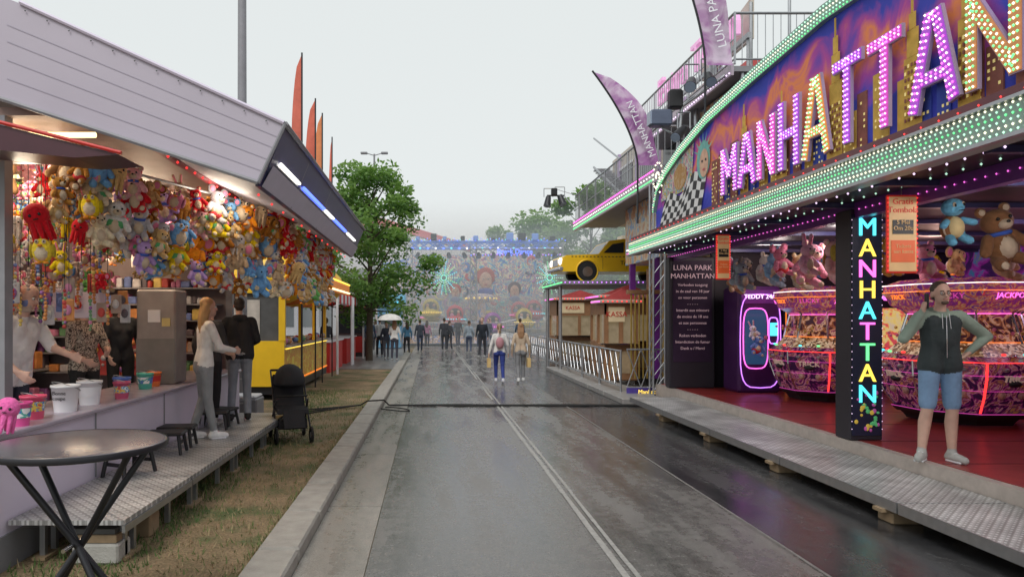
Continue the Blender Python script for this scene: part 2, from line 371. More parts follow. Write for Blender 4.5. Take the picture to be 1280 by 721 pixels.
# ---------------------------------------------------------------- left toy stall
e_toys=empty('hanging_plush_toys')
def lerp(a,b,t): return a+(b-a)*t
SP=[PAL[i] for i in(0,2,3,4,5,7,8,12,13,15,9,0,6,1,10,13,2)]
for col in range(17):
    t=col/16
    for row in range(5):
        x=lerp(-2.82,-1.62,t)+U(-.05,.05); y_=lerp(5.35,7.7,t)+U(-.14,.14); z=lerp(2.90,2.70,t)-row*.165+U(-.06,.06)
        if row==4 and (col<5): continue
        plush(e_toys,random.choice(AK),(x-.04*row,y_,z),U(.22,.37),U(-.1,1.1),random.choice(SP),tilt=U(-.3,.4))
for col in range(14):
    t=col/13
    for row in range(5):
        plush(e_toys,random.choice(AK),(-1.60+U(-.08,.05),lerp(7.8,10.7,t),2.68-row*.165+U(-.05,.05)),U(.2,.33),U(.2,1.2),random.choice([PAL[10],PAL[0],PAL[6],PAL[9],PAL[7],PAL[2],PAL[11]]),tilt=U(-.3,.4))
for k in range(190):
    plush(e_toys,random.choice(AK),(U(-4.5,-2.8),U(5.7,6.7),U(2.05,3.1)),U(.13,.26),U(-.1,.9),random.choice(PAL[2:14]))
for k in range(70):
    plush(e_toys,random.choice(AK),(U(-4.6,-2.2),U(7.4,10.2),U(2.45,3.2)),U(.26,.4),U(.1,.8),random.choice(SP))
for loc,s in(((-2.93,5.5,2.83),.42),((-3.12,5.65,2.6),.33),((-3.5,5.5,2.75),.4)): plush(e_toys,'bear',loc,s,.3,(.30,.15,.06))
plush(e_toys,'octopus',(-2.98,4.75,.99),.30,.3,(.85,.15,.45)); plush(e_toys,'bunny',(-3.2,4.8,.65),.4,.2,(.85,.2,.5))
for loc,s in(((-2.95,5.2,2.2),.28),((-3.35,5.4,2.32),.26),((-3.1,5.3,2.5),.25),((-3.55,5.5,2.1),.24)): plush(e_toys,'bird',loc,s,.3,(.85,.62,.03))

st=MB()
def yprism(pts,y0,y1,mm): st.prism([(x,y0,z) for x,z in pts],(0,y1-y0,0),mm)
yprism([(-1.07,3.22),(-3.0,4.10),(-4.2,4.55),(-6.5,4.55),(-6.5,4.47),(-4.2,4.47),(-3.0,4.02),(-1.12,3.14)],5.06,11.0,lilac)
st.prism([(-1.07,5.0,3.22),(-3.0,5.0,4.10),(-4.2,5.0,4.55),(-6.5,5.0,4.55),(-6.5,5.0,3.75),(-4.3,5.0,3.75),(-3.2,5.0,3.42),(-1.26,5.0,2.79)],(0,.05,0),lilac)
rib=mat('canvas_rib',(.41,.37,.45),.5,var=.05)
for t in(.22,.4,.6,.8):
    st.poly([(lerp(-1.07,-1.26,t),4.996,lerp(3.22,2.79,t)),(lerp(-1.07,-1.26,t+.012),4.996,lerp(3.22,2.79,t+.012)),(-3.1,4.996,lerp(4.1,3.42,t+.012)),(-3.1,4.996,lerp(4.1,3.42,t))],rib)
st.tube([(-1.07,4.99,3.225),(-3.0,4.99,4.105)],.016,lilac2,6); st.tube([(-1.26,4.985,2.79),(-3.2,4.985,3.42)],.018,greyp,6); st.tube([(-1.06,4.99,3.22),(-1.26,4.99,2.79)],.014,greyp,6)
for k in range(12): st.sph((-1.2-k*.16,4.985,3.24+k*.073),.007,greyp,6,4)
yprism([(-1.07,3.22),(-1.12,3.14),(-1.3,2.78),(-1.26,2.775)],5.06,11.0,navy)
for ya,yb,mm in((5.25,6.0,L_white),(6.2,7.4,L_blue),(7.5,8.1,L_white),(8.2,9.3,L_blue),(9.5,10.4,L_white)):
    st.cyl((-1.15,ya,2.98),(-1.15,yb,2.98),.014,.014,mm,8); st.box(-1.2,-1.17,ya-.05,yb+.05,2.96,3.0,white)
st.poly([(-1.252,5.07,2.778),(-1.252,10.95,2.778),(-1.165,10.95,2.93),(-1.165,5.07,2.93)],soff)
for yy in(6.1,7.45,9.4): st.poly([(-1.249,yy,2.778),(-1.249,yy+.02,2.778),(-1.079,yy+.02,3.2),(-1.079,yy,3.2)],greyp)
st.tube([(-1.06,5,3.22),(-1.06,11,3.22)],.02,greyp,6)
st.poly([(-1.3,5.06,2.80),(-1.3,11,2.80),(-2.1,11,3.12),(-2.1,5.06,3.12)],soff)
st.box(-6.5,-2.1,5.06,11,3.3,3.36,mat('stall_ceiling',(.26,.17,.14),.6))
yprism([(-2.1,3.10),(-2.1,3.36),(-2.16,3.36),(-2.16,3.10)],5.06,11,mat('maroon_trim',(.25,.03,.04),.4))
st.line_bulbs((-1.34,5.1,2.76),(-1.34,10.9,2.76),.42,.012,L_red); st.line_bulbs((-2.08,5.1,3.08),(-2.08,10.9,3.08),.2,.013,L_red)
st.prism([(-2.1,4.6,2.90),(-6.4,4.6,3.98),(-6.4,4.6,3.7),(-3.6,4.6,3.0),(-2.4,4.6,2.88)],(0,.38,0),mat('maroon_dark',(.07,.02,.03),.4))
st.tube([(-2.08,4.59,2.91),(-6.4,4.59,4.0)],.014,redp,6)
for a in(-2.6,-3.4): st.cyl((a,5.3,3.22),(a-.7,5.3,3.22),.022,.022,L_warm,8)
for yy in(5.4,7.0,8.6): st.cyl((-3.1,yy,3.25),(-4.5,yy,3.25),.022,.022,L_warm,8)
shelf=mat('stall_back_wall',(.14,.10,.11),.6)
st.box(-6.5,-6.4,5,11,.3,3.3,shelf); st.box(-6.4,-3.2,10.9,11,.3,3.3,mat('stall_end',(.25,.20,.2),.6)); st.box(-6.4,-3.1,4.6,11,.3,.36,greyp)
for z in(1.0,1.45,1.9,2.3): st.box(-6.38,-5.9,5.2,10.8,z,z+.03,greyp)
goods=[mat('goods_%d'%i,c,.5,var=.5,scale=12) for i,c in enumerate([(.5,.06,.05),(.14,.2,.45),(.7,.5,.12),(.6,.22,.38),(.16,.35,.18),(.55,.54,.56),(.34,.14,.4),(.62,.26,.08),(.12,.1,.12),(.4,.3,.25)])]
for z in(.5,1.03,1.48,1.93):
    y_=5.25
    while y_<10.6:
        ww=U(.08,.22); h=U(.12,.36); mm=random.choice(goods)
        st.box(-6.3,-6.0+U(0,.05),y_,y_+ww*.9,z,z+h,mm,.015); y_+=ww
for z in(.95,1.25,1.5,1.75,2.0,2.25):
    st.box(-6.2,-3.3,10.5,10.88,z,z+.02,greyp); x=-6.1
    while x<-3.5:
        ww=U(.07,.18); st.box(x,x+ww*.85,10.55+U(0,.1),10.8,z+.02,z+U(.1,.22),random.choice(goods),.015); x+=ww
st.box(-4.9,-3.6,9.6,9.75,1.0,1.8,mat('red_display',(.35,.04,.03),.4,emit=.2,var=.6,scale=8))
for k in range(110): st.sph((U(-4.9,-3.6),9.56,U(1.02,1.78)),U(.02,.05),random.choice(goods),8,5)
for yy in(5.1,10.9): st.box(-3.25,-3.15,yy-.05,yy+.05,.36,3.3,greyp)
st.box(-3.6,-3.12,8.35,8.75,1.0,2.15,mat('grey_cabinet',(.30,.27,.26),.5,var=.3),.02)
st.box(-3.595,-3.125,8.338,8.349,1.0,1.55,mat('grey_cabinet2',(.20,.19,.18),.5)); st.box(-3.45,-3.3,8.335,8.348,1.75,1.9,white); st.box(-3.28,-3.18,8.335,8.348,1.7,1.8,mat('sticker',(.6,.5,.2),.5))
st.box(-3.9,-3.35,6.9,7.05,1.8,2.1,lilac2,.01); st.text('15',(-3.6,6.88,1.95),(1,0,0),(0,0,1),.2,redp)
st.box(-3.2,-3.05,4.62,10.9,.05,.95,lilac2); st.box(-3.75,-2.98,4.6,10.92,.952,.99,mat('counter_top',(.40,.36,.44),.25,var=.25),.01)
st.box(-6.4,-3.2,4.62,4.72,.05,.95,lilac2)
for yy in(6.2,7.8,9.4): st.box(-3.046,-3.04,yy,yy+.02,.36,.94,greyp)
st.box(-3.06,-3.035,4.62,10.9,.0,.25,greyp)
for k in range(70):
    x=U(-4.3,-2.9); y_=U(5.5,6.3); z1=U(2.0,2.6); L_=U(.12,.42); mm=random.choice(goods)
    for j in range(int(L_/.032)): st.sph((x+U(-.004,.004),y_,z1-j*.032),U(.012,.02),mm if R()<.7 else random.choice(goods),6,4)
    st.cyl((x,y_,z1),(x,y_,3.2),.003,.003,blackp,4)
for k in range(40):
    x=U(-4.4,-2.95); y_=U(5.6,6.8); z1=U(1.85,2.35); st.box(x-.05,x+.05,y_-.01,y_+.01,z1-.12,z1+.06,random.choice(goods),.008); st.sph((x,y_-.015,z1-.03),(.035,.01,.045),random.choice(goods),8,5)
for yy,xx in((5.5,-2.7),(7.7,-1.62)): st.cyl((xx,yy,3.05),(xx-1.5,yy,3.05),.012,.012,steel,6)
st.tube([(-2.75,5.4,3.05),(-1.62,7.7,2.98),(-1.62,10.8,2.98)],.012,steel,6)
st.build('toy_stall')
def bucket(name,loc,r,h,c,band=None):
    g=MB(); m=mat('bucket_'+name+str(c),c,.35,var=.05)
    g.lathe(loc,[(r*.78,0),(r*.78,.002),(r,h),(r*1.05,h),(r*1.05,h-.02),(r*.99,h-.02)],m,20); g.lathe(loc,[(r*.93,h-.01),(r*.72,.02),(0,.02)],m,20)
    if band: g.lathe(loc,[(r*.865,h*.35),(r*.955,h*.75)],band,20)
    g.torus((loc[0],loc[1]+.01,loc[2]+h*.93),(.2,.35,.9),r*1.03,.004,steel,20,4)
    if band is None: g.text('Bonne\ncoupe',(loc[0],loc[1]-r*.93,loc[2]+h*.62),(1,0,0),(0,0,1),.045,blackp,.002)
    return g.build(name)
ab=art('cup_print',[(0,(.7,.1,.1)),(.4,(.8,.6,.1)),(.5,(.1,.3,.6)),(.6,(.8,.8,.8)),(1,(.2,.5,.2))],14,interp='CONSTANT')
ab2=art('cup_print2',[(0,(.1,.2,.6)),(.45,(.1,.5,.4)),(.52,(.9,.9,.9)),(1,(.8,.15,.4))],10,interp='CONSTANT')
bucket('popcorn_cup',(-3.2,5.5,.99),.095,.19,(.8,.1,.2),ab); bucket('bucket',(-3.18,5.95,.99),.115,.23,(.82,.82,.84)); bucket('bucket',(-3.22,6.45,.99),.11,.22,(.82,.82,.84),white)
bucket('popcorn_cup',(-3.3,7.3,.99),.09,.18,(.1,.2,.6),ab2); bucket('popcorn_cup',(-3.28,7.85,.99),.09,.18,(.1,.5,.4),ab2); bucket('popcorn_cup',(-3.3,8.15,.99),.085,.17,(.8,.2,.05),redp)
bucket('popcorn_cup',(-3.12,6.9,.99),.08,.17,(.6,.1,.2),ab); bucket('popcorn_cup',(-3.1,5.15,.99),.085,.18,(.8,.1,.35),ab2)
g=MB()
for k in range(9): g.capsule((-3.42+U(-.05,.05),5.15+U(-.1,.1),1.0),.035,(-3.42+U(-.1,.1),5.15+U(-.15,.15),1.18),.02,random.choice(goods),8)
g.build('trinket_pile')

def checker(name,c=.36):
    m,nt,b=_base(name); L=nt.links; tc=nt.nodes.new('ShaderNodeTexCoord')
    outs=[]
    for i,ang in enumerate((.785,-.785)):
        mr_=nt.nodes.new('ShaderNodeMapping'); mr_.inputs['Rotation'].default_value=(0,0,ang); L.new(tc.outputs['Object'],mr_.inputs[0])
        mp=nt.nodes.new('ShaderNodeMapping'); mp.inputs['Scale'].default_value=(30,15,1)
        if i: mp.inputs['Location'].default_value=(.5,.5,0)
        L.new(mr_.outputs[0],mp.inputs[0])
        v=nt.nodes.new('ShaderNodeTexVoronoi'); v.voronoi_dimensions='2D'; v.inputs['Scale'].default_value=1; v.inputs['Randomness'].default_value=0; L.new(mp.outputs[0],v.inputs['Vector'])
        r=nt.nodes.new('ShaderNodeMapRange'); r.inputs[1].default_value=.22; r.inputs[2].default_value=.33; r.inputs[3].default_value=1; r.inputs[4].default_value=0
        L.new(v.outputs['Distance'],r.inputs[0]); outs.append(r.outputs[0])
    mxx=nt.nodes.new('ShaderNodeMath'); mxx.operation='MAXIMUM'; L.new(outs[0],mxx.inputs[0]); L.new(outs[1],mxx.inputs[1])
    n=nt.nodes.new('ShaderNodeTexNoise'); n.inputs['Scale'].default_value=2.5; n.inputs['Detail'].default_value=6; L.new(tc.outputs['Object'],n.inputs['Vector'])
    cr=nt.nodes.new('ShaderNodeMapRange'); cr.inputs[1].default_value=.35; cr.inputs[2].default_value=.65; cr.inputs[3].default_value=.65; cr.inputs[4].default_value=1.15; L.new(n.outputs['Fac'],cr.inputs[0])
    mx=nt.nodes.new('ShaderNodeMix'); mx.data_type='RGBA'; mx.inputs[6].default_value=(c*.8,c*.79,c*.78,1); mx.inputs[7].default_value=(c*1.6,c*1.6,c*1.6,1); L.new(mxx.outputs[0],mx.inputs[0])
    m2=nt.nodes.new('ShaderNodeMix'); m2.data_type='RGBA'; m2.blend_type='MULTIPLY'; m2.inputs[0].default_value=1; L.new(mx.outputs[2],m2.inputs[6]); L.new(cr.outputs[0],m2.inputs[7]); L.new(m2.outputs[2],b.inputs['Base Color'])
    b.inputs['Metallic'].default_value=.35; b.inputs['Roughness'].default_value=.38
    bp=nt.nodes.new('ShaderNodeBump'); bp.inputs['Strength'].default_value=.6; bp.inputs['Distance'].default_value=.003; L.new(mxx.outputs[0],bp.inputs['Height']); L.new(bp.outputs['Normal'],b.inputs['Normal'])
    return m
chk=checker('checker_plate',.40)
g=MB(); y_=4.9
while y_<10.5:
    g.box(-3.03,-2.2,y_,y_+1.38,.315,.35,chk); g.box(-2.215,-2.19,y_,y_+1.38,.26,.312,steel)
    for xx in(-2.3,-2.9):
        for q in(.2,.35,1.05): g.box(xx-.02,xx+.02,y_+q,y_+q+.04,.02,.315,steel)
        g.box(xx-.05,xx+.05,y_+.15,y_+.45,0.005,.03,rawwood)
    y_+=1.4
g.build('stall_platform')
g=MB(); g.box(-2.62,-2.28,4.98,5.2,0.002,.15,conc,.015); g.box(-2.6,-2.3,5.0,5.18,.153,.21,rawwood,.005); g.box(-2.62,-2.32,5.02,5.16,.213,.25,mat('slate',(.1,.1,.1),.8)); g.box(-2.5,-2.3,5.6,5.8,.002,.26,rawwood,.01); g.build('concrete_block')
def stool(loc,rz=0):
    M=Matrix.Translation(loc)@Matrix.Rotation(rz,4,'Z'); g=MB(M)
    g.box(-.2,.2,-.14,.14,.2,.235,blackp,.012)
    for sx in(-1,1):
        for sy in(-1,1): g.cyl((sx*.16,sy*.1,.2),(sx*.19,sy*.13,0),.02,.018,blackp,8)
        g.box(sx*.16-.01,sx*.16+.01,-.1,.1,.1,.13,blackp)
    g.build('step_stool')
stool((-2.85,7.35,.35),.1); stool((-2.8,6.35,.35),1.2); stool((-2.86,8.95,.35),.2); stool((-2.85,9.3,.35),-.2)
stool((-2.88,7.75,.35),.1)
g=MB(); T=(-1.95,3.78); tm=mat('table_top',(.12,.115,.13),.22,var=.5,scale=5)
g.lathe((T[0],T[1],0),[(0,1.075),(.44,1.075),(.463,1.085),(.467,1.1),(.46,1.112),(.44,1.115),(0,1.115)],tm,48)
g.lathe((T[0],T[1],0),[(.466,1.082),(.472,1.1),(.466,1.114)],dark,48)
a=(T[0]-.33,T[1]-.14,1.07); b=(T[0]+.33,T[1]+.14,.0); g.cyl(a,b,.019,.019,dark,10)
a=(T[0]+.33,T[1]-.14,1.07); b=(T[0]-.33,T[1]+.14,.0); g.cyl((a[0],a[1]+.03,a[2]),(b[0],b[1]+.03,0),.019,.019,dark,10)
g.cyl((T[0]-.33,T[1]+.14,1.07),(T[0]+.33,T[1]-.14,0),.019,.019,dark,10); g.cyl((T[0]+.33,T[1]+.17,1.07),(T[0]-.33,T[1]-.11,0),.019,.019,dark,10)
for sx in(-1,1): g.cyl((T[0]+sx*.33,T[1]-.14,.02),(T[0]+sx*.33,T[1]+.14,.02),.018,.018,dark,8)
g.cyl((T[0]-.02,T[1]-.12,.55),(T[0]-.02,T[1]+.12,.55),.012,.012,chrome,8)
g.build('bistro_table')
M=Matrix.Translation((-2.07,10.1,0))@Matrix.Rotation(math.radians(200),4,'Z'); g=MB(M); fab=mat('stroller_fabric',(.018,.018,.022),.85,bump=.3)
for sx in(-1,1):
    for yy,r in((.34,.12),(-.34,.1)):
        g.torus((sx*.25,yy,r),(1,0,0),r-.02,.022,rubber,20,6); g.cyl((sx*.25-.015,yy,r),(sx*.25+.015,yy,r),.04,.04,greyp,10)
        for k in range(5): a=k*1.257; g.cyl((sx*.25,yy,r),(sx*.25,yy+math.cos(a)*(r-.02),r+math.sin(a)*(r-.02)),.006,.006,greyp,5)
    g.tube([(sx*.25,.34,.12),(sx*.24,0,.5),(sx*.24,-.22,.8),(sx*.23,-.5,1.0)][::1],.013,dark,8)
    g.tube([(sx*.25,-.34,.1),(sx*.24,.05,.52),(sx*.22,.2,.62)],.013,dark,8)
g.tube([(-.23,-.5,1.0),(.23,-.5,1.0)],.018,rubber,8)
g.sph((0,-.12,.85),(.235,.3,.27),fab,16,10,zmin=-.15); g.prism([(-.22,-.3,.45),(-.22,-.42,.9),(-.22,-.3,.95),(-.22,-.05,.5),(-.22,.28,.48),(-.22,.3,.42)],(.44,0,0),fab)
g.box(-.2,.2,-.3,.25,.2,.23,fab); g.box(-.205,.205,-.31,-.29,.2,.36,fab); g.box(-.205,.205,.24,.26,.2,.33,fab); g.box(-.2,-.19,-.3,.25,.2,.34,fab); g.box(.19,.2,-.3,.25,.2,.34,fab)
g.prism([(-.15,.28,.46),(-.15,.4,.22),(-.15,.43,.24),(-.15,.32,.48)],(.3,0,0),fab); g.tube([(-.22,.12,.66),(0,.3,.68),(.22,.12,.66)],.015,rubber,8)
g.build('baby_stroller')

# ---------------------------------------------------------------- people
def person(name,loc,heading=0,h=1.75,pose=None,col=None,hair='short',vox=.02,fem=False,extra=None,legs='pants',sleeves=True,headyaw=0,headpitch=0,bulk=1.0,handspec=None,pattern=None):
    P={'hipL':(.09,0,.93),'hipR':(-.09,0,.93),'kneeL':(.1,-.015,.5),'kneeR':(-.1,-.015,.5),'ankL':(.105,.03,.09),'ankR':(-.105,.03,.09),
       'elbL':(.245,.03,1.13),'elbR':(-.245,.03,1.13),'wriL':(.27,-.06,.89),'wriR':(-.27,-.06,.89),'lean':(0,0),
       'footL':0,'footR':0}
    if pose: P.update(pose)
    C={'skin':(.58,.36,.28),'top':(.1,.1,.12),'top2':None,'pants':(.05,.06,.1),'shoe':(.3,.3,.3),'hair':(.06,.035,.02)}
    if col: C.update(col)
    if C['top2'] is None: C['top2']=C['top']
    lx,ly=P['lean']; V=Vector
    def tz(p,f=1.0):
        k=max(0,(p[2]-.95))/.5; return V((p[0]+lx*k,p[1]+ly*k,p[2]))
    pr=[]
    def cap(p0,r0,p1,r1,l): pr.append(('c',V(p0),r0,V(p1),r1,l))
    def ell(c,r,l): pr.append(('e',V(c),V(r),None,None,l))
    sw=.155 if fem else .178; b=bulk
    for s in(1,-1):
        cap(tz((s*.08,0,1.35)),.092*b,tz((s*.06,0,1.12)),(.078 if fem else .092)*b,'top')
        cap(tz((s*.06,0,1.12)),(.078 if fem else .092)*b,(s*.08,.005,.93),.105*b,'top')
        cap(tz((s*.05,0,1.40)),.07,tz((s*(sw-.01),.0,1.415)),.058*b,'yoke')
        cap((s*.075,.01,.93),.10*b,(s*.08,.015,.89),.10,'pants')
        if fem: ell(tz((s*.07,-.075,1.30)),(.06,.05,.06),'top')
    cap(tz((0,0,1.42)),.06,tz((0,.0,1.47)),.05,'neckc' ); cap(tz((0,.0,1.46)),.05,tz((0,-.012,1.55)),.047,'skin')
    ell(tz((0,-.02,1.22)),(.12*b,.10*b,.2),'top2')
    for S,s in(('L',1),('R',-1)):
        hip=V(P['hip'+S]);kn=V(P['knee'+S]);an=V(P['ank'+S])
        if legs=='pants':
            cap(hip,.092,kn,.062,'pants'); cap(kn,.062,an,.045 if fem else .055,'pants')
        else:
            m1=hip.lerp(kn,.85); cap(hip,.096,m1,.076,'pants'); cap(m1,.056,kn,.054,'skin')
            q=kn.lerp(an,.3); cap(kn,.052,q+V((0,.018,0)),.057,'skin'); cap(q+V((0,.018,0)),.057,an,.036,'skin')
        a=math.radians(P['foot'+S]); fd=V((math.sin(a),-math.cos(a),0)); pitch=P.get('pitch'+S,0)
        heel=an+V((0,0,-.045))-fd*.03; toe=an+fd*.15+V((0,0,-.052-pitch))
        cap(an+V((0,0,.0)),.045,heel,.045,'shoe'); cap(heel,.045,an+fd*.08+V((0,0,-.045-pitch*.5)),.046,'shoe'); cap(an+fd*.08+V((0,0,-.045-pitch*.5)),.046,toe,.037,'shoe')
        sh=tz((s*sw,0,1.405)); el=V(P['elb'+S]); wr=V(P['wri'+S])
        cap(sh,.06*b,el,.047*b,'sleeve'); 
        if sleeves: cap(el,.047*b,wr,.034,'sleeve'); 
        else: cap(sh,.062,sh.lerp(el,.6),.055,'sleeve'); cap(el,.042,wr,.028,'skin')
        d=(wr-el).normalized(); n=V((-s,0,0)) ; thumb=V((0,-1,0))
        hsp=(handspec or {}).get(S)
        curl=.55
        if hsp: d=V(hsp[0]).normalized(); n=V(hsp[1]).normalized(); curl=hsp[2]
        n=(n-d*n.dot(d)).normalized(); thumb=d.cross(n)*(-s if not hsp else hsp[3]); 
        if not hsp and thumb.y>0: thumb=-thumb
        fr=.0095 if vox<.013 else .012
        for k,(o,ln) in enumerate(((.03,.072),(.010,.08),(-.010,.074),(-.029,.058))):
            pb=wr+d*.088+thumb*o; cap(wr+d*.01+thumb*o*.6,.019,pb,.015,'skin')
            d1=(d*math.cos(curl*.6)+n*math.sin(curl*.6)); d2=(d*math.cos(curl*1.7)+n*math.sin(curl*1.7))
            m_=pb+d1*ln*.5; cap(pb,fr,m_,fr*.95,'skin'); cap(m_,fr*.95,m_+d2*ln*.5,fr*.8,'skin')
        tb=wr+d*.03+thumb*.026; td=(d*.65+thumb*.6+n*.35).normalized(); cap(tb,.014,tb+td*.035,.012,'skin'); cap(tb+td*.035,.012,tb+td*.035+(td+d*.5).normalized()*.03,.009,'skin')
    hc=tz((0,-.02,1.635)); Rm=Matrix.Rotation(headyaw,3,'Z')@Matrix.Rotation(headpitch,3,'X')
    def H(p): return hc+Rm@V(p)
    ell(H((0,.01,.03)),(.074,.092,.088),'skin'); ell(H((0,-.022,-.045)),(.055,.066,.07),'skin')
    cap(H((0,-.088,.005)),.008,H((0,-.104,-.025)),.013,'skin')
    for s in(1,-1): ell(H((s*.077,.012,-.008)),(.012,.02,.03),'skin')
    if hair!='bald':
        ell(H((0,.030,.052)),(.080,.086,.080),'hair')
        if hair=='short': ell(H((0,.05,-.01)),(.07,.06,.06),'hair')
    else: ell(H((0,.045,.0)),(.076,.062,.05),'hair')
    if hair=='long':
        for s in(1,-1,0): cap(H((s*.045,.045,.02)),.05,H((s*.055,.075,-.14)),.05,'hair'); cap(H((s*.055,.075,-.14)),.05,H((s*.05,.085,-.30)),.03,'hair')
    if hair=='tail':
        cap(H((0,.1,.06)),.03,H((0,.14,-.1)),.03,'hair'); cap(H((0,.14,-.1)),.03,H((0,.13,-.2)),.012,'hair')
    if hair=='bun': ell(H((0,.07,.11)),(.045,.045,.045),'hair')
    if C.get('hood'): cap(tz((-.06,.06,1.46)),.05,tz((.06,.06,1.46)),.05,'neckc')
    if C.get('jacket'):
        for s in(1,-1): cap(tz((s*.1,.0,1.3)),.085,(s*.105,.0,.92),.1,'sleeve')
    sc=h/1.75; g=MB(); dm=white
    for p in pr:
        if p[0]=='c': g.capsule(p[1],p[2],p[3],p[4],dm,12)
        else: g.sph(p[1],p[2],dm,14,10,rot=(Rm if p[5] in('skin','hair') else None))
    ob=g.build('tmp'); r=ob.modifiers.new('r','REMESH'); r.mode='VOXEL'; r.voxel_size=vox
    sm=ob.modifiers.new('s','SMOOTH'); sm.factor=.5; sm.iterations=2 if vox>.013 else 3
    dg=bpy.context.evaluated_depsgraph_get(); me=bpy.data.meshes.new_from_object(ob.evaluated_get(dg)); bpy.data.objects.remove(ob)
    nf=len(me.polygons); cen=np.zeros(nf*3); me.polygons.foreach_get('center',cen); cen=cen.reshape(-1,3)
    best=np.full(nf,9.); lab=np.zeros(nf,int); labs=['skin','top','top2','pants','shoe','hair','sleeve','neckc','yoke']
    for p in pr:
        if p[0]=='c':
            a=np.array(p[1]);bb=np.array(p[3]); ab_=bb-a; L2=max(1e-9,ab_@ab_); t=np.clip(((cen-a)@ab_)/L2,0,1)
            dd=np.linalg.norm(cen-(a+t[:,None]*ab_),axis=1)-(p[2]+(p[4]-p[2])*t)
        else:
            q=cen-np.array(p[1])
            if p[5] in('skin','hair'): q=q@np.array(Rm)
            rr=np.array(p[2]); dd=(np.linalg.norm(q/rr,axis=1)-1)*rr.min()
        if p[5]=='hair': dd=dd-.004
        if p[5]=='shoe': dd=dd-.008
        k=dd<best; best[k]=dd[k]; lab[k]=labs.index(p[5])
    def cm(l,c,ro=.85,bu=.35): 
        nm='cloth_%s_%s'%(l,'_'.join('%.3f'%x for x in c)); return mat(nm,c,ro,var=.28,scale=11,bump=bu,bscale=12)
    if 'sleeve' not in C: C['sleeve']=C['top']
    if 'neckc' not in C: C['neckc']=C['sleeve']
    if 'yoke' not in C: C['yoke']=C['top']
    me.materials.clear()
    for l in labs: me.materials.append(pattern if (pattern and l in('top','top2','sleeve','yoke')) else cm(l,C[l],.6 if l in('skin','hair') else .88,.7 if l!='skin' else .05))
    me.polygons.foreach_set('material_index',lab.astype(np.int32)); me.polygons.foreach_set('use_smooth',np.ones(nf,bool))
    o=bpy.data.objects.new(name,me); COL.objects.link(o); o.location=loc; o.rotation_euler=(0,0,heading); o.scale=(sc,)*3
    f=MB(); skd=mat('lips',(.42,.17,.14),.5); ew=mat('eye_white',(.7,.68,.65),.3,var=0); ir=mat('iris',(.03,.02,.015),.1,var=0)
    for s in(1,-1):
        f.sph(H((s*.03,-.074,.006)),.0125,ew,10,6); f.sph(H((s*.03,-.083,.006)),.0065,ir,8,5)
        f.capsule(H((s*.018,-.085,.027)),.004,H((s*.045,-.078,.028)),.003,cm('hair',C['hair'],.6),6)
    f.capsule(H((-.02,-.084,-.052)),.005,H((.02,-.084,-.052)),.005,skd,8)
    if vox<.012:
        for S in 'LR':
            an=V(P['ank'+S]); a=math.radians(P['foot'+S]); fd=V((math.sin(a),-math.cos(a),0))
            f.capsule(an-fd*.03+V((0,0,-.078)),.014,an+fd*.155+V((0,0,-.078)),.012,white,8)
            sd=fd.cross(V((0,0,1)))
            for q in(-.028,.028): f.capsule(an-fd*.03+sd*q+V((0,0,-.078)),.013,an+fd*.13+sd*q*1.1+V((0,0,-.078)),.012,white,8)
            for k in range(3): c_=an+fd*(.05+.025*k)+V((0,0,-.002-.008*k)); f.capsule(c_-sd*.02,.004,c_+sd*.02,.004,white,6)
    if extra: extra(f,P,H,tz)
    f.build('face_and_accessories',o)
    return o
handbag=mat('paper_bag',(.60,.42,.18),.8)
def phone(f,P,H,tz):
    w=Vector(P['wriR']); f.box(w.x+.02,w.x+.035,w.y-.06,w.y+.01,w.z+.03,w.z+.18,blackp,.006)
    f.capsule((0,-.122,1.42),.005,(0,-.130,1.02),.005,chrome,6)
    for s in(-1,1): f.capsule((s*.03,-.105,1.44),.003,(s*.035,-.13,1.3),.002,white,6)
    for s in(-1,1): f.torus(H((s*.03,-.09,.006)),(0,1,.0),.018,.002,dark,12,4)
    f.sph(H((0,-.075,-.085)),(.035,.02,.02),mat('beard',(.12,.08,.06),.9),8,6)
    for s in(-1,1): f.capsule((s*.10,-.085,.84),.006,(s*.12,-.03,.78),.006,mat('pocket_seam',(.08,.13,.24),.9),6)
person('man',(5.15,6.9,.36),-.2,1.80,{'elbR':(-.34,-.05,1.20),'wriR':(-.20,-.10,1.46),'elbL':(.43,.05,1.22),'wriL':(.24,-.02,1.07),'kneeR':(-.12,-.02,.5),'ankR':(-.16,.0,.09),'ankL':(.09,-.03,.09),'footR':-35,'footL':15},
  {'top':(.04,.052,.055),'top2':(.04,.052,.055),'yoke':(.26,.33,.27),'sleeve':(.27,.34,.28),'neckc':(.22,.29,.24),'pants':(.20,.32,.50),'shoe':(.42,.42,.40),'hair':(.05,.035,.025),'hood':1},'short',.009,legs='shorts',extra=phone,bulk=1.1,
  handspec={'R':((.25,-.1,1),(.9,0,-.3),.9,1),'L':((-.75,-.1,-.6),(-.3,0,.4),.8,1)})
person('woman',(-2.72,8.2,.35),math.radians(125),1.69,{'elbR':(-.2,-.14,1.14),'wriR':(-.12,-.33,1.1),'elbL':(.22,-.1,1.14),'wriL':(.16,-.3,1.08),'kneeL':(.09,-.02,.5),'ankL':(.1,.12,.09),'ankR':(-.08,-.1,.09),'lean':(0,-.03)},
  {'top':(.75,.73,.70),'pants':(.26,.27,.28),'shoe':(.75,.75,.75),'hair':(.46,.28,.12)},'long',.011,True)
def backpack(f,P,H,tz):
    f.sph((0,.16,1.18),(.13,.09,.2),mat('bag_black',(.015,.015,.02),.7),12,8)
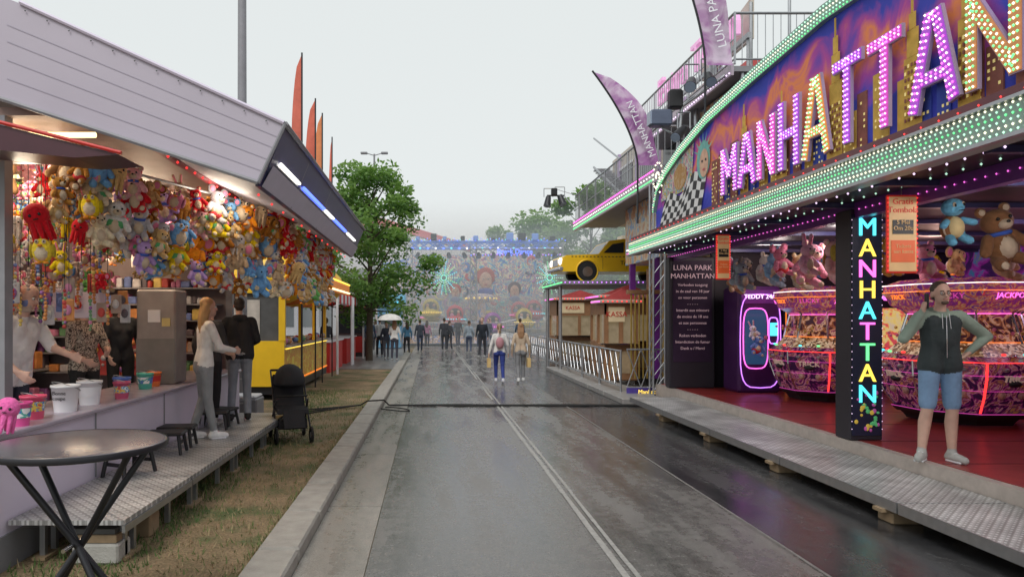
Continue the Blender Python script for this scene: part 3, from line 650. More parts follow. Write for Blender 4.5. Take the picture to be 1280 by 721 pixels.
person('woman',(-3.0,9.3,.35),math.radians(160),1.68,{'ankL':(.1,.0,.09),'elbR':(-.22,-.05,1.13),'wriR':(-.2,-.22,1.0)},{'top':(.03,.03,.035),'pants':(.012,.012,.015),'shoe':(.6,.6,.6),'hair':(.05,.03,.02)},'bun',.015,True,extra=backpack)
person('man',(-2.72,9.75,.35),math.radians(200),1.74,{'elbL':(.26,-.08,1.14),'wriL':(.15,-.25,1.0),'elbR':(-.25,-.08,1.14),'wriR':(-.16,-.28,1.05),'lean':(0,-.1),'ankL':(.13,.05,.09)},
  {'top':(.016,.016,.02),'pants':(.24,.26,.30),'shoe':(.02,.02,.02),'hair':(.03,.02,.015),'hood':1,'jacket':1},'short',.011,bulk=1.15)
blouse=art('patterned_blouse',[(0,(.05,.04,.04)),(.44,(.08,.06,.05)),(.5,(.55,.45,.34)),(.56,(.62,.55,.45)),(.6,(.12,.08,.06)),(1,(.5,.4,.3))],26,0,.85,dist=1,detail=3)
person('stall_worker',(-3.75,7.4,.40),math.radians(60),1.64,{'elbL':(.22,-.1,1.13),'wriL':(.1,-.28,1.1),'elbR':(-.22,-.06,1.11),'wriR':(-.16,-.26,1.02)},{'top':(.24,.18,.13),'pants':(.02,.02,.02),'hair':(.36,.19,.09)},'long',.012,True,sleeves=False,pattern=blouse)
person('stall_worker',(-3.95,8.7,.40),math.radians(40),1.68,{'elbR':(-.23,-.05,1.13),'wriR':(-.2,-.2,.96),'lean':(0,-.05)},{'top':(.025,.025,.03),'pants':(.02,.02,.02),'hair':(.05,.03,.02)},'long',.014,True)
person('stall_worker',(-3.75,6.1,.36),math.radians(80),1.74,{'elbL':(.26,-.2,1.18),'wriL':(.22,-.45,1.1),'elbR':(-.25,-.08,1.13),'wriR':(-.2,-.25,.98),'lean':(0,-.12)},{'top':(.70,.68,.66),'sleeve':(.70,.68,.66),'pants':(.03,.03,.05),'hair':(.2,.12,.08)},'bald',.012,sleeves=False,bulk=1.2,headpitch=.3)
def bagR(f,P,H,tz):
    w=Vector(P['wriR']); f.prism([(w.x-.02,w.y-.13,w.z-.42),(w.x-.02,w.y+.13,w.z-.42),(w.x-.02,w.y+.12,w.z-.16),(w.x-.02,w.y-.12,w.z-.16)],(.1,0,0),handbag)
    f.tube([(w.x+.02,w.y-.08,w.z-.16),(w.x,w.y,w.z-.07),(w.x+.02,w.y+.08,w.z-.16)],.006,handbag,5)
def bagL(f,P,H,tz):
    w=Vector(P['wriL']); f.prism([(w.x-.04,w.y-.13,w.z-.42),(w.x-.04,w.y+.13,w.z-.42),(w.x-.04,w.y+.12,w.z-.16),(w.x-.04,w.y-.12,w.z-.16)],(.1,0,0),handbag)
    f.tube([(w.x+.02,w.y-.08,w.z-.16),(w.x,w.y,w.z-.07),(w.x+.02,w.y+.08,w.z-.16)],.006,handbag,5)
    f.sph((0,.14,1.2),(.12,.07,.17),mat('bag_rose',(.45,.22,.25),.8),10,8)
person('woman',(1.9,18.8,0),math.pi,1.64,{'kneeL':(.09,-.16,.53),'ankL':(.09,-.12,.13),'kneeR':(-.09,.02,.5),'ankR':(-.09,.2,.14),'pitchR':.04,'wriL':(.3,.02,.9)},{'top':(.66,.64,.62),'pants':(.03,.05,.24),'shoe':(.6,.6,.65),'hair':(.3,.22,.14)},'tail',.012,True,extra=bagL)
person('woman',(2.5,18.9,0),math.pi,1.66,{'kneeR':(-.09,-.16,.53),'ankR':(-.09,-.12,.13),'kneeL':(.09,.02,.5),'ankL':(.09,.2,.14),'pitchL':.04,'elbL':(.24,.05,1.14),'wriL':(.25,-.02,.9)},{'top':(.52,.40,.29),'pants':(.22,.22,.23),'shoe':(.65,.65,.65),'hair':(.33,.18,.09)},'long',.012,True,extra=bagR)
def umb(f,P,H,tz):
    f.cyl((.2,-.2,1.05),(.2,-.15,2.0),.01,.01,steel,6); 
    g0=[(.55,-.22),(.42,-.06),(.22,.03),(0,.06)]; f.lathe((.2,-.15,1.95),g0,mat('umbrella_cloth',(.68,.66,.63),.8),8,False)
person('woman_with_umbrella',(-1.42,27,0.12),math.pi,1.62,{'elbL':(.22,-.1,1.15),'wriL':(.2,-.2,1.1)},{'top':(.6,.58,.56),'pants':(.05,.05,.07),'hair':(.2,.1,.05)},'long',.02,True,extra=umb)
crowd=[(2.35,31,'man',(.015,.02,.03),(.04,.04,.05),1.82),(.75,37,'man',(.03,.03,.04),(.03,.03,.04),1.8),(1.05,37.4,'woman',(.04,.04,.05),(.05,.05,.07),1.66),(1.95,34.5,'woman',(.28,.33,.38),(.08,.1,.16),1.66),
 (-2.75,31,'man',(.08,.12,.2),(.12,.14,.18),1.78),(-2.35,31.6,'man',(.6,.6,.62),(.03,.03,.04),1.8),(-.55,36,'man',(.05,.06,.08),(.04,.05,.08),1.72),(-1.15,33.5,'woman',(.1,.25,.4),(.05,.05,.06),1.64),
 (3.5,41,'man',(.05,.06,.1),(.1,.12,.2),1.77),(-.2,41,'woman',(.35,.15,.25),(.04,.04,.05),1.65),(-3.75,24.5,'man',(.03,.03,.04),(.03,.03,.05),1.8),
 (2.9,40,'woman',(.3,.28,.26),(.04,.05,.1),1.68),(1.7,42,'man',(.05,.05,.06),(.05,.05,.08),1.83),(-2.9,36,'woman',(.45,.1,.12),(.05,.05,.06),1.66),(4.6,35,'man',(.05,.08,.12),(.06,.06,.08),1.78),(2.2,38.2,'woman',(.12,.12,.14),(.25,.26,.3),1.6),(-1.9,29.5,'woman',(.05,.06,.09),(.1,.1,.12),1.64)]
for i,(x,y,n,t,p,hh) in enumerate(crowd):
    s=1 if i%2 else -1
    person(n,(x,y,0.004),math.pi+U(-.9,.9) if i%4 else U(-.9,.6),hh,{'kneeL':(.1,-.1*s,.51),'ankL':(.1,.0-.1*s,.1),'ankR':(-.1,.1*s,.1)},{'top':t,'pants':p},'short' if n=='man' else random.choice(['long','tail']),.022,n=='woman')

# ---------------------------------------------------------------- yellow snack stall
g=MB()
X=-3.2
g.box(-6,X,15,21,.12,.3,dark); g.box(-6,-5.9,15,21,.3,2.7,mat('stall_inner_red',(.35,.05,.04),.5))
snp=art('snack_panel',[(0,(.75,.45,.02)),(.45,(.75,.45,.02)),(.5,(.7,.1,.03)),(.56,(.85,.75,.1)),(1,(.8,.5,.03))],5)
g.box(X-.08,X,15.0,21,.3,1.15,snp); g.box(-3.6,-3.05,15,21,1.16,1.2,mat('zinc',(.4,.4,.4),.3,.6))
g.box(-6,X,14.94,15,.3,1.3,yellow); g.box(-6,-3.2,14.94,15,2.35,2.75,yellow)
for xx in(-6,-5.1,-3.32): g.box(xx,xx+.14,14.93,15.01,1.3,2.35,yellow)
g.box(-5.86,-3.3,15.02,15.04,1.3,2.35,mat('window_glass',(.10,.10,.10),.1,var=.4,scale=4)); 
g.box(-5.5,-4.0,14.9,14.93,.5,1.1,mat('side_poster',(.5,.08,.05),.5,var=.5,scale=6)); g.box(-4.95,-3.75,15.0,15.015,1.4,2.2,mat('window_poster',(.45,.4,.35),.5,var=.7,scale=5))
for yy in(15.06,17,19,20.9): g.box(X-.08,X+.0,yy-.06,yy+.06,1.2,2.6,yellow)
g.box(-6.1,-2.6,14.9,21.1,2.62,2.72,yellow,.02); g.box(-2.62,-2.5,14.9,21.1,2.5,2.85,mat('orange_fascia',(.8,.25,.03),.4,emit=.2,ecol=(1,.3,.05)),.02)
g.line_bulbs((-2.48,15,2.55),(-2.48,21,2.55),.18,.03,L_warm); g.line_bulbs((-2.48,15,2.8),(-2.48,21,2.8),.18,.03,L_yel)
g.line_bulbs((-3.18,15,1.12),(-3.18,21,1.12),.12,.02,L_yel); g.line_bulbs((-3.18,15,.35),(-3.18,21,.35),.12,.02,L_org)
for k in range(5):
    y0=15+k*1.2; g.sph((-3.6,y0+.6,2.75),(1.0,.62,.65),(yellow,mat('orange_roof',(.75,.2,.03),.5))[k%2],14,8)
for k in range(30): g.sph((-3.35+U(-.1,.1),U(15.2,20.8),1.28),U(.05,.1),random.choice(goods),8,5)
for k in range(16): g.box(-5.85,-5.6,15.2+k*.35,15.45+k*.35,1.3,1.3+U(.2,.9),random.choice(goods),.02)
for yy in(16,18,20): g.cyl((-3.6,yy-.5,2.55),(-3.6,yy+.5,2.55),.03,.03,L_warm,8)
g.build('snack_stall')
plight('snack_lamp',(-4.2,18,2.3),60,(1,.75,.45))
g=MB(); g.box(-3.4,-2.9,11.4,11.9,0,.45,greyp,.02); g.box(-3.38,-2.92,11.42,11.88,.452,.5,white,.02)
for k in range(2): g.tube([(-3.3+.25*k,11.2,0),(-3.1+.05*k,11.3,1.9)],.02,steel,6)
for z in(.4,.8,1.2,1.6): g.cyl((-3.3+.1*z,11.23,z),(-3.05-.0*z,11.23,z),.012,.012,steel,6)
g.build('step_ladder')
g=MB()
for y0,y1 in((22,26),(26.5,30.5)):
    yc=(y0+y1)/2; apex=(-5,yc,3.7); c=[(-6.9,y0,2.6),(-3.0,y0,2.6),(-3.0,y1,2.6),(-6.9,y1,2.6)]
    for i in range(4): g.poly([c[i],c[(i+1)%4],apex],redc)
    for i in range(4):
        a=Vector(c[i]);b=Vector(c[(i+1)%4]); n=8
        for k in range(n):
            p=a.lerp(b,k/n);q=a.lerp(b,(k+1)/n);m_=(p+q)/2
            g.add([tuple(p),tuple(q),(q.x,q.y,2.35),(m_.x,m_.y,2.25),(p.x,p.y,2.35)],[(0,1,2,3,4)],redc if k%2 else white)
        g.cyl((a.x,a.y,0),(a.x,a.y,2.6),.04,.04,white,8)
    g.box(-6.5,-3.3,y0+.4,y1-.4,0,1.0,redp); g.box(-6.5,-3.25,y0+.35,y1-.35,1.0,1.04,white)
    g.box(-6.6,-6.5,y0+.3,y1-.3,1.04,2.4,mat('tent_back',(.3,.1,.08),.8,var=.6,scale=3))
g.build('market_tent')
g=MB(); g.box(-4.4,-2.9,32,34,0,2.3,mat('kiosk_brown',(.06,.04,.04),.5),.03); g.box(-4.3,-3.0,31.98,32.0,1.1,2.0,glass); g.box(-4.5,-2.8,31.8,34.1,2.3,2.45,mat('kiosk_roof',(.5,.1,.08),.5)); g.box(-4.2,-3.1,31.95,31.97,.2,.95,redp)
g.build('ticket_kiosk')

# ---------------------------------------------------------------- trees
def leafmat(name,c):
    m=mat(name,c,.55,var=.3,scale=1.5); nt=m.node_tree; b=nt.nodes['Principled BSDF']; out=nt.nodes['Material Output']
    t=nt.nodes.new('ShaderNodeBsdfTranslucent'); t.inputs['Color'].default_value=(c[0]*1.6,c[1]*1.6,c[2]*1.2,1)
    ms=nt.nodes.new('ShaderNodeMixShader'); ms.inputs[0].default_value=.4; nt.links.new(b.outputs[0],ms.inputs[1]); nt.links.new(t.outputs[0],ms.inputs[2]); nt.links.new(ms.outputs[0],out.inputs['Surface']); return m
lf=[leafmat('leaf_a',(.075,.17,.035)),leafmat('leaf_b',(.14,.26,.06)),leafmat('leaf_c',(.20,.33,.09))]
bark=mat('bark',(.09,.07,.05),.95,bump=.6)
def tree(name,base,height,cr,n,leaf=.13,lobes=16,seed=1,trunk=.16,low=.4,lr=(.3,.48)):
    rg=random.Random(seed); g=MB(); b=Vector(base)
    g.cyl(b,b+Vector((.05,0,height*.35)),trunk,trunk*.75,bark,10); g.cyl(b+Vector((.05,0,height*.35)),b+Vector((0,0,height*.8)),trunk*.75,trunk*.25,bark,8)
    L=[]
    for k in range(lobes):
        t=low+(1-low)*(k+.5)/lobes; a=k*2.4+rg.uniform(-.4,.4); w=math.sin(min(1,max(.05,(1.06-t)/(1.06-low)))*math.pi*.62+.35)
        r=cr*w*rg.uniform(.3,.95); c=b+Vector((math.cos(a)*r,math.sin(a)*r,height*t-height*.06+rg.uniform(-.3,.3))); L.append((c,cr*rg.uniform(*lr)))
        g.cyl(b+Vector((.03,0,height*max(.25,t-.22))),c,trunk*.3,trunk*.08,bark,6)
    for i in range(n):
        c,r=rg.choice(L); d=Vector((rg.gauss(0,1),rg.gauss(0,1),rg.gauss(0,1))).normalized()*r*rg.uniform(.3,1.2)**.8; d.z*=.7; p=c+d
        u=Vector((rg.gauss(0,1),rg.gauss(0,1),rg.gauss(0,.6))).normalized()*leaf*rg.uniform(.5,1.3); v=u.cross(Vector((rg.gauss(0,1),rg.gauss(0,1),rg.gauss(0,1)))).normalized()*leaf*.5
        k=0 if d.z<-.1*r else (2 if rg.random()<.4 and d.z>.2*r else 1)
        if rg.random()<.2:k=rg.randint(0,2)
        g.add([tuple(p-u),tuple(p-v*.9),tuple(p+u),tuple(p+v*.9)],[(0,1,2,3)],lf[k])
    g.build(name)
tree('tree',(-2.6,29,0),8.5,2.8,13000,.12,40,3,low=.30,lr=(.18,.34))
tree('tree',(-9,40,0),9,3,4000,.2,16,5)
tree('tree',(12.2,52,0),12.6,3.2,7000,.22,22,8,low=.3,lr=(.25,.4))
tree('tree',(9,62,0),11.5,4,6000,.26,22,9,low=.3,lr=(.25,.4)); tree('tree',(18,50,0),13,4,5000,.26,18,11,low=.3)
tree('tree',(10.8,11.5,0),11.0,2.4,7000,.13,16,14)
def treeline(name,x0,x1,y,z,n,seed):
    rg=random.Random(seed); g=MB(); L=[]
    x=x0
    while x<x1:
        hh=z*rg.uniform(.75,1.0); g.cyl((x,y,0),(x,y,hh*.7),.25,.1,bark,6)
        for k in range(5): L.append(((x+rg.uniform(-1.5,1.5),y+rg.uniform(-2,2),hh*rg.uniform(.35,.88)),rg.uniform(1.2,2.2)))
        x+=2.2
    for i in range(n):
        c,r=rg.choice(L); d=Vector((rg.gauss(0,1),rg.gauss(0,1),rg.gauss(0,1))).normalized()*r*rg.uniform(.5,1.05); p=Vector(c)+d
        u=Vector((rg.gauss(0,1),rg.gauss(0,1),rg.gauss(0,.6))).normalized()*.38; v=u.cross(Vector((rg.gauss(0,1),rg.gauss(0,1),rg.gauss(0,1)))).normalized()*.28
        g.add([tuple(p-u),tuple(p-v),tuple(p+u),tuple(p+v)],[(0,1,2,3)],lf[0 if d.z<0 else rg.randint(0,2)])
    g.build(name)
treeline('background_trees',-70,70,85,9.5,16000,4)

# ---------------------------------------------------------------- lamp posts, poles, flags
g=MB(); g.cyl((-3.53,12.8,0),(-3.53,12.8,9.5),.10,.075,greyp,12); g.cyl((-3.53,12.8,9.5),(-2.4,12.8,9.9),.04,.03,greyp,8); g.box(-2.6,-2.0,12.7,12.9,9.85,9.95,greyp,.02); g.cyl((-3.53,12.8,0),(-3.53,12.8,.4),.14,.14,greyp,12); g.build('street_lamp')
g=MB(); g.cyl((-3.7,45,0),(-3.7,45,12.6),.1,.06,greyp,10)
for s in(-1,1): g.cyl((-3.7,45,12.5),(-3.7+s*.5,45,12.65),.03,.03,greyp,6); g.box(-3.7+s*.45,-3.7+s*.9,44.85,45.15,12.6,12.72,greyp,.03)
g.build('street_lamp')
def feather(name,base,h,wd,mm,dirx,lean=0,txt=None,tm=None,pole=1.0):
    g=MB(); b=Vector(base); n=16; mast=[];out=[]
    for i in range(n+1):
        t=i/n; mx_=lean*h*(t**1.6); mast.append(Vector((b.x+mx_,b.y,b.z+h*t)))
    for i in range(n+1):
        t=i/n; w=wd*(.8+.2*t)
        if t>.62: w*=max(0,math.sqrt(max(0,1-((t-.62)/.38)**2)))
        out.append(mast[i]+Vector((dirx*w,.07*math.sin(t*9),0)))
    g.tube([tuple(b-Vector((0,0,pole)))]+[tuple(p) for p in mast],.02,dark,6)
    for i in range(n):
        for j in range(3):
            a0=mast[i].lerp(out[i],j/3);a1=mast[i].lerp(out[i],(j+1)/3);b0=mast[i+1].lerp(out[i+1],j/3);b1=mast[i+1].lerp(out[i+1],(j+1)/3)
            g.add([tuple(a0),tuple(a1),tuple(b1),tuple(b0)],[(0,1,2,3)],mm,True)
    if txt:
        up=(mast[11]-mast[2]).normalized(); mid=mast[6].lerp(out[6],.5)
        for off in(-.09,.13): g.text(txt,tuple(mid+Vector((0,off,0))),tuple(up),(-up.z,0,up.x),wd*.36,tm,.004)
    return g.build(name)
redf=mat('flag_red',(.62,.15,.10),.8,var=.3); orgf=mat('flag_orange',(.66,.24,.10),.8,var=.3)
feather('feather_flag',(-2.86,15.2,3.0),4.7,.24,redf,-1,.0,pole=2.9); feather('feather_flag',(-3.0,15.9,3.0),4.2,.20,orgf,-1,.0,pole=2.9); feather('feather_flag',(-2.83,16.8,3.0),4.2,.26,redf,-1,.0,pole=2.9); feather('feather_flag',(-2.85,18,3.0),4.2,.24,orgf,-1,.0,pole=2.9); feather('feather_flag',(-2.88,20,3.0),4.1,.10,redf,-1,.0,pole=2.9)
plil=art('flag_purple',[(0,(.20,.06,.24)),(.42,(.36,.15,.37)),(.52,(.50,.33,.50)),(.62,(.62,.50,.63)),(1,(.65,.55,.66))],1.8)
ftx=mat('flag_text',(.85,.85,.9),.6,var=0)
feather('feather_flag',(4.28,14.1,4.95),1.95,.55,plil,1,-.48,'MANHATTAN',ftx,1.2)
feather('feather_flag',(4.95,12.3,6.35),2.3,.62,plil,1,-.28,'LUNA PARK',ftx,1.9)

# ---------------------------------------------------------------- right arcade
A=MB()
YN,YF=-2.0,14.4
A.box(4.97,11,YN,YF+.6,.0,.30,dark); A.box(4.95,5.06,YN,YF+.6,.02,.355,mat('deck_edge',(.50,.44,.40),.5,.3,var=.3,scale=10)); A.box(5.063,11,YN,YF+.6,.30,.36,floor_red)
for k in range(14): A.box(5.07,11,YN+k*1.25,YN+k*1.25+.012,.3601,.3625,dark)
blk=mat('arcade_dark',(.02,.016,.025),.5)
A.box(4.3,11,YN,YF,3.16,3.24,blk); A.box(10.9,11,YN,YF,.36,3.16,art('arcade_back',[(0,(.01,.01,.03)),(.45,(.04,.01,.08)),(.55,(.25,.02,.25)),(.62,(.02,.15,.3)),(.7,(.35,.1,.02)),(1,(.02,.02,.05))],2.2,.35)); A.box(5.9,11,YF-.1,YF,.36,3.16,blk)
A.box(4.1,4.3,YN,YF-.3,3.09,3.34,mat('canopy_fascia',(.26,.36,.31),.3,var=.3)); A.box(4.06,4.12,YN,YF-.28,3.07,3.10,steel); A.box(4.06,4.12,YN,YF-.28,3.335,3.36,steel)
for k,z in enumerate((3.125,3.165,3.205,3.245,3.285,3.32)): A.line_bulbs((4.096,YN+.03*(k%2),z),(4.096,YF-.3,z),.06,.0115,(L_mint,L_cream,L_mint,L_green,L_mint,L_cream)[k])
A.box(4.14,4.6,YN,YF-.3,3.345,3.45,mat('dark_red_band',(.12,.02,.03),.35)); A.line_bulbs((4.13,YN,3.4),(4.13,YF-.3,3.4),.2,.01,L_red)
A.line_bulbs((4.5,YN,3.14),(4.5,YF-.3,3.14),.2,.014,L_lav); A.line_bulbs((4.8,YN,3.14),(4.8,YF-.3,3.14),.2,.014,L_mint)
for k in range(12): A.box(4.4,10.8,YN+.6+k*1.35,YN+.68+k*1.35,3.1,3.158,navy); 
A.box(5.0,5.12,YN,YF,2.98,3.158,purple); A.line_bulbs((4.99,YN,3.07),(4.99,YF,3.07),.12,.010,L_pink)
A.build('amusement_arcade')
def archz(y):
    pts=[(13.0,3.95),(12.8,4.30),(12.3,4.52),(11.6,4.72),(10.5,4.93),(9,5.06),(7.4,5.16),(6,5.1),(4,4.95),(2.5,4.7),(1.8,4.3),(1.6,3.95)]
    for (a,za),(b,zb) in zip(pts[:-1],pts[1:]):
        if a>=y>=b: return za+(zb-za)*(a-y)/(a-b)
    return 3.9
m,nt_,b_=_base('sign_mural'); Lk=nt_.links
tc=nt_.nodes.new('ShaderNodeTexCoord'); sp=nt_.nodes.new('ShaderNodeSeparateXYZ'); Lk.new(tc.outputs['Object'],sp.inputs[0])
nz=nt_.nodes.new('ShaderNodeTexNoise'); nz.inputs['Scale'].default_value=1.3; nz.inputs['Detail'].default_value=8; nz.inputs['Distortion'].default_value=.8; Lk.new(tc.outputs['Object'],nz.inputs['Vector'])
mr=nt_.nodes.new('ShaderNodeMapRange'); mr.inputs[1].default_value=3.4; mr.inputs[2].default_value=5.2; Lk.new(sp.outputs[2],mr.inputs[0])
ad=nt_.nodes.new('ShaderNodeMath'); ad.operation='MULTIPLY_ADD'; ad.inputs[1].default_value=1.3; ad.inputs[2].default_value=-.65; Lk.new(nz.outputs['Fac'],ad.inputs[0])
a2=nt_.nodes.new('ShaderNodeMath'); Lk.new(ad.outputs[0],a2.inputs[0]); Lk.new(mr.outputs[0],a2.inputs[1])
rp=nt_.nodes.new('ShaderNodeValToRGB'); e=rp.color_ramp.elements; e[0].position=0; e[0].color=(.03,.04,.30,1); e[1].position=1; e[1].color=(.03,.05,.28,1)
for p,c in((.22,(.06,.07,.44)),(.38,(.36,.07,.32)),(.52,(.68,.22,.08)),(.62,(.38,.07,.28)),(.76,(.05,.06,.38))): q=e.new(p); q.color=col4(c)
Lk.new(a2.outputs[0],rp.inputs[0]); Lk.new(rp.outputs[0],b_.inputs['Base Color']); b_.inputs['Roughness'].default_value=.75; b_.inputs['Specular IOR Level'].default_value=.2; Lk.new(rp.outputs[0],b_.inputs['Emission Color']); b_.inputs['Emission Strength'].default_value=.12; mural=m  # mural colours also emit faintly, added brightness in place of daylight
G=MB(); ys=[13-.1*i for i in range(115)]
for a,b in zip(ys[:-1],ys[1:]):
    z0=3.45 ; za,zb=archz(a),archz(b)
    G.add([(4.3,a,z0),(4.3,b,z0),(4.3,b,zb),(4.3,a,za),(4.45,a,z0),(4.45,b,z0),(4.45,b,zb),(4.45,a,za)],[(0,1,2,3),(7,6,5,4),(3,2,6,7)],mural)
    G.add([(4.24,a,za-.15),(4.24,b,zb-.15),(4.24,b,zb+.03),(4.24,a,za+.03),(4.46,a,za+.03),(4.46,b,zb+.03),(4.3,b,zb-.15),(4.3,a,za-.15)],[(0,1,2,3),(3,2,5,4),(0,7,6,1)],mat('rim_green',(.22,.36,.29),.3))
for off,mm,ph in((-.0,L_mint,0),(-.045,L_cream,.02),(-.09,L_mint,0),(-.13,L_green,0)):
    G.bulbs([(4.235,13-.06*i,archz(13-.06*i)+off) for i in range(190)],.012,mm)
gold=mat('mural_gold',(.60,.38,.08),.7,var=.5,scale=9,spec=.2); blu=mat('mural_blue',(.05,.08,.38),.7,var=.5,scale=7,spec=.2); brn=mat('mural_brown',(.26,.10,.08),.7,var=.6,scale=8,spec=.2); dgl=mat('mural_window',(.85,.68,.25),.4,emit=.25)
rg=random.Random(5); y=10.4
while y>3:
    ww=rg.uniform(.12,.26); hh=rg.uniform(.30,.85); z1=min(3.47+hh,archz(y)-.3)
    G.box(4.285,4.297,y-ww,y,3.455,z1,rg.choice([gold,blu,blu,brn,brn]))
    for k in range(int((z1-3.5)/.06)):
        for j in range(int(ww/.05)):
            if rg.random()<.4: G.box(4.280,4.284,y-ww+.02+j*.05,y-ww+.04+j*.05,3.5+k*.06,3.525+k*.06,dgl)
    y-=ww+rg.uniform(0,.12)
for yc,hh in((9.3,1.25),(7.2,1.5),(6.05,1.2),(5.42,1.35),(8.3,1.1)):
    for k,(w_,f0,f1) in enumerate(((.11,0,.55),(.07,.55,.75),(.04,.75,.87),(.012,.87,1.0))): G.box(4.272-.002*k,4.28-.002*k,yc-w_,yc+w_,3.46+hh*f0,3.46+hh*f1,gold)
    for k in range(9):
        for j in range(-2,3): G.box(4.262,4.2655,yc+j*.04-.01,yc+j*.04+.01,3.55+k*.06,3.58+k*.06,brn if (k+j)%3 else dgl)
wh=mat('mural_white',(.7,.7,.7),.6); bk=mat('mural_black',(.015,.015,.02),.6)
for i in range(12):
    for j in range(5):
        def q(a,b): yy=12.75-a*.16-b*.05; return (4.28,yy,3.47+b*.085+.10*math.sin((a)*.9)*(b/5)+.02*a*(b/5))
        G.poly([q(i,j),q(i+1,j),q(i+1,j+1),q(i,j+1)],wh if (i+j)%2 else bk)
tl=mat('mural_teal',(.15,.42,.38),.6,var=.5,scale=12); fl=mat('mural_flesh',(.6,.36,.25),.6,var=.4,scale=10)
def disc(yc,zc,ry,rz,x,mm,n=20): G.poly([(x,yc+ry*math.cos(2*math.pi*i/n),zc+rz*math.sin(2*math.pi*i/n)) for i in range(n)],mm)
disc(10.7,4.28,.26,.30,4.276,tl); disc(10.66,4.22,.17,.22,4.27,fl); disc(10.72,4.26,.03,.02,4.264,bk); disc(10.58,4.26,.03,.02,4.264,bk); disc(10.65,4.12,.05,.02,4.264,mat('mural_red',(.5,.04,.05),.4))
for k in range(7):
    a=math.pi*(.15+.7*k/6); G.poly([(4.272,10.7+.25*math.cos(a-.07),4.3+.27*math.sin(a-.07)),(4.272,10.7+.25*math.cos(a+.07),4.3+.27*math.sin(a+.07)),(4.272,10.7+.42*math.cos(a),4.3+.42*math.sin(a))],tl)
art2=art('mural_mix',[(0,(.04,.06,.2)),(.4,(.6,.42,.1)),(.47,(.06,.3,.4)),(.53,(.7,.6,.5)),(.6,(.4,.1,.2)),(1,(.1,.1,.35))],5,0,.7,interp='LINEAR')
G.poly([(4.283,12.7,3.95),(4.283,11.2,3.95),(4.283,11.1,4.65),(4.283,12.1,4.45),(4.283,12.6,4.25)],art2)
disc(11.7,4.22,.3,.22,4.277,art('mural_bird',[(0,(.7,.6,.4)),(.5,(.4,.2,.05)),(1,(.8,.8,.7))],6,0,.7)); 
G.bulbs([(4.23,12.75+(.04+.012*k)*math.cos(k*.42),4.42+(.04+.012*k)*math.sin(k*.42)) for k in range(26)],.02,L_cream)
ST={'M':[((.08,0),(.08,1)),((.92,0),(.92,1)),((.08,.97),(.5,.35)),((.92,.97),(.5,.35))],'A':[((.06,0),(.44,1)),((.94,0),(.56,1)),((.25,.32),(.75,.32)),((.42,.93),(.58,.93))],
 'N':[((.1,0),(.1,1)),((.9,0),(.9,1)),((.1,.95),(.9,.05))],'H':[((.1,0),(.1,1)),((.9,0),(.9,1)),((.1,.5),(.9,.5))],'T':[((.5,0),(.5,.95)),((.02,.9),(.98,.9))]}
def letter(G,ch,org,rt,up,w,h,th,base,edge,leds,nrm,dens=.05,rb=.0125,depth=.03):
    org=Vector(org);rt=Vector(rt);up=Vector(up);nrm=Vector(nrm)
    for si,(a,b) in enumerate(ST[ch]):
        p=org+rt*a[0]*w+up*a[1]*h; q=org+rt*b[0]*w+up*b[1]*h; d=(q-p).normalized(); s=d.cross(nrm).normalized()
        for k,(t,mm,o0,o1,ex) in enumerate(((th,edge,0,depth,0),(th*.84,base,depth,depth+.008+si*.0012,-th*.08))):
            P4=[p+s*t/2,p-s*t/2,q-s*t/2,q+s*t/2]; P4=[(x-d*ex if i<2 else x+d*ex) for i,x in enumerate(P4)]
            P4=[x+nrm*(o0+si*.001) for x in P4]; G.prism([tuple(x) for x in P4],tuple(nrm*(o1-o0)),mm)
        n=max(2,int((q-p).length/dens))
        for ri,row in enumerate((-.26,0,.26)):
            for c in range(2): G.bulbs([tuple(p.lerp(q,(i+.5)/n)+s*th*row+nrm*(depth+.017)) for i in range(n) if (i+ri)%2==c],rb,leds[c])
lpur=mat('letter_purple',(.32,.05,.48),.3,emit=.3,ecol=(.5,.08,.85)); lmag=mat('letter_magenta',(.5,.05,.36),.3,emit=.35,ecol=(.85,.08,.6)); lyel=mat('letter_gold',(.6,.2,.05),.3,emit=.3,ecol=(1,.35,.05)); lgre=mat('letter_olive',(.40,.14,.06),.3,emit=.25,ecol=(.9,.4,.1))
edgw=mat('letter_edge',(.40,.31,.47),.35)
YC=[9.62,9.08,8.56,8.02,7.46,6.90,6.33,5.72,5.11]; HH=[.66,.70,.76,.82,.88,.92,.90,.82,.74]; WW=[.47,.47,.42,.43,.50,.50,.50,.54,.50]
LS=[('M',lpur,(L_lav,L_pink)),('A',lpur,(L_pink,L_lav)),('N',lmag,(L_lav,L_pink)),('H',lpur,(L_lav,L_vio)),('A',lyel,(L_cream,L_green)),('T',lpur,(L_lav,L_vio)),('T',lmag,(L_lav,L_vio)),('A',lpur,(L_pink,L_cream)),('N',lgre,(L_cream,L_green))]
for (ch,bm,ld),yc,hh,ww in zip(LS,YC,HH,WW):
    letter(G,ch,(4.24,yc+ww/2,3.56),(0,-1,0),(0,0,1),ww,hh,.125,bm,edgw,ld,(-1,0,0))
G.tube([(4.5,12.8,3.4),(4.5,12.8,4.3)],.04,steel,6)
for yy in(12,10,8,6,4): G.tube([(4.46,yy,4.5),(5.5,yy,3.24)],.03,steel,6)
G.build('illuminated_arcade_sign')

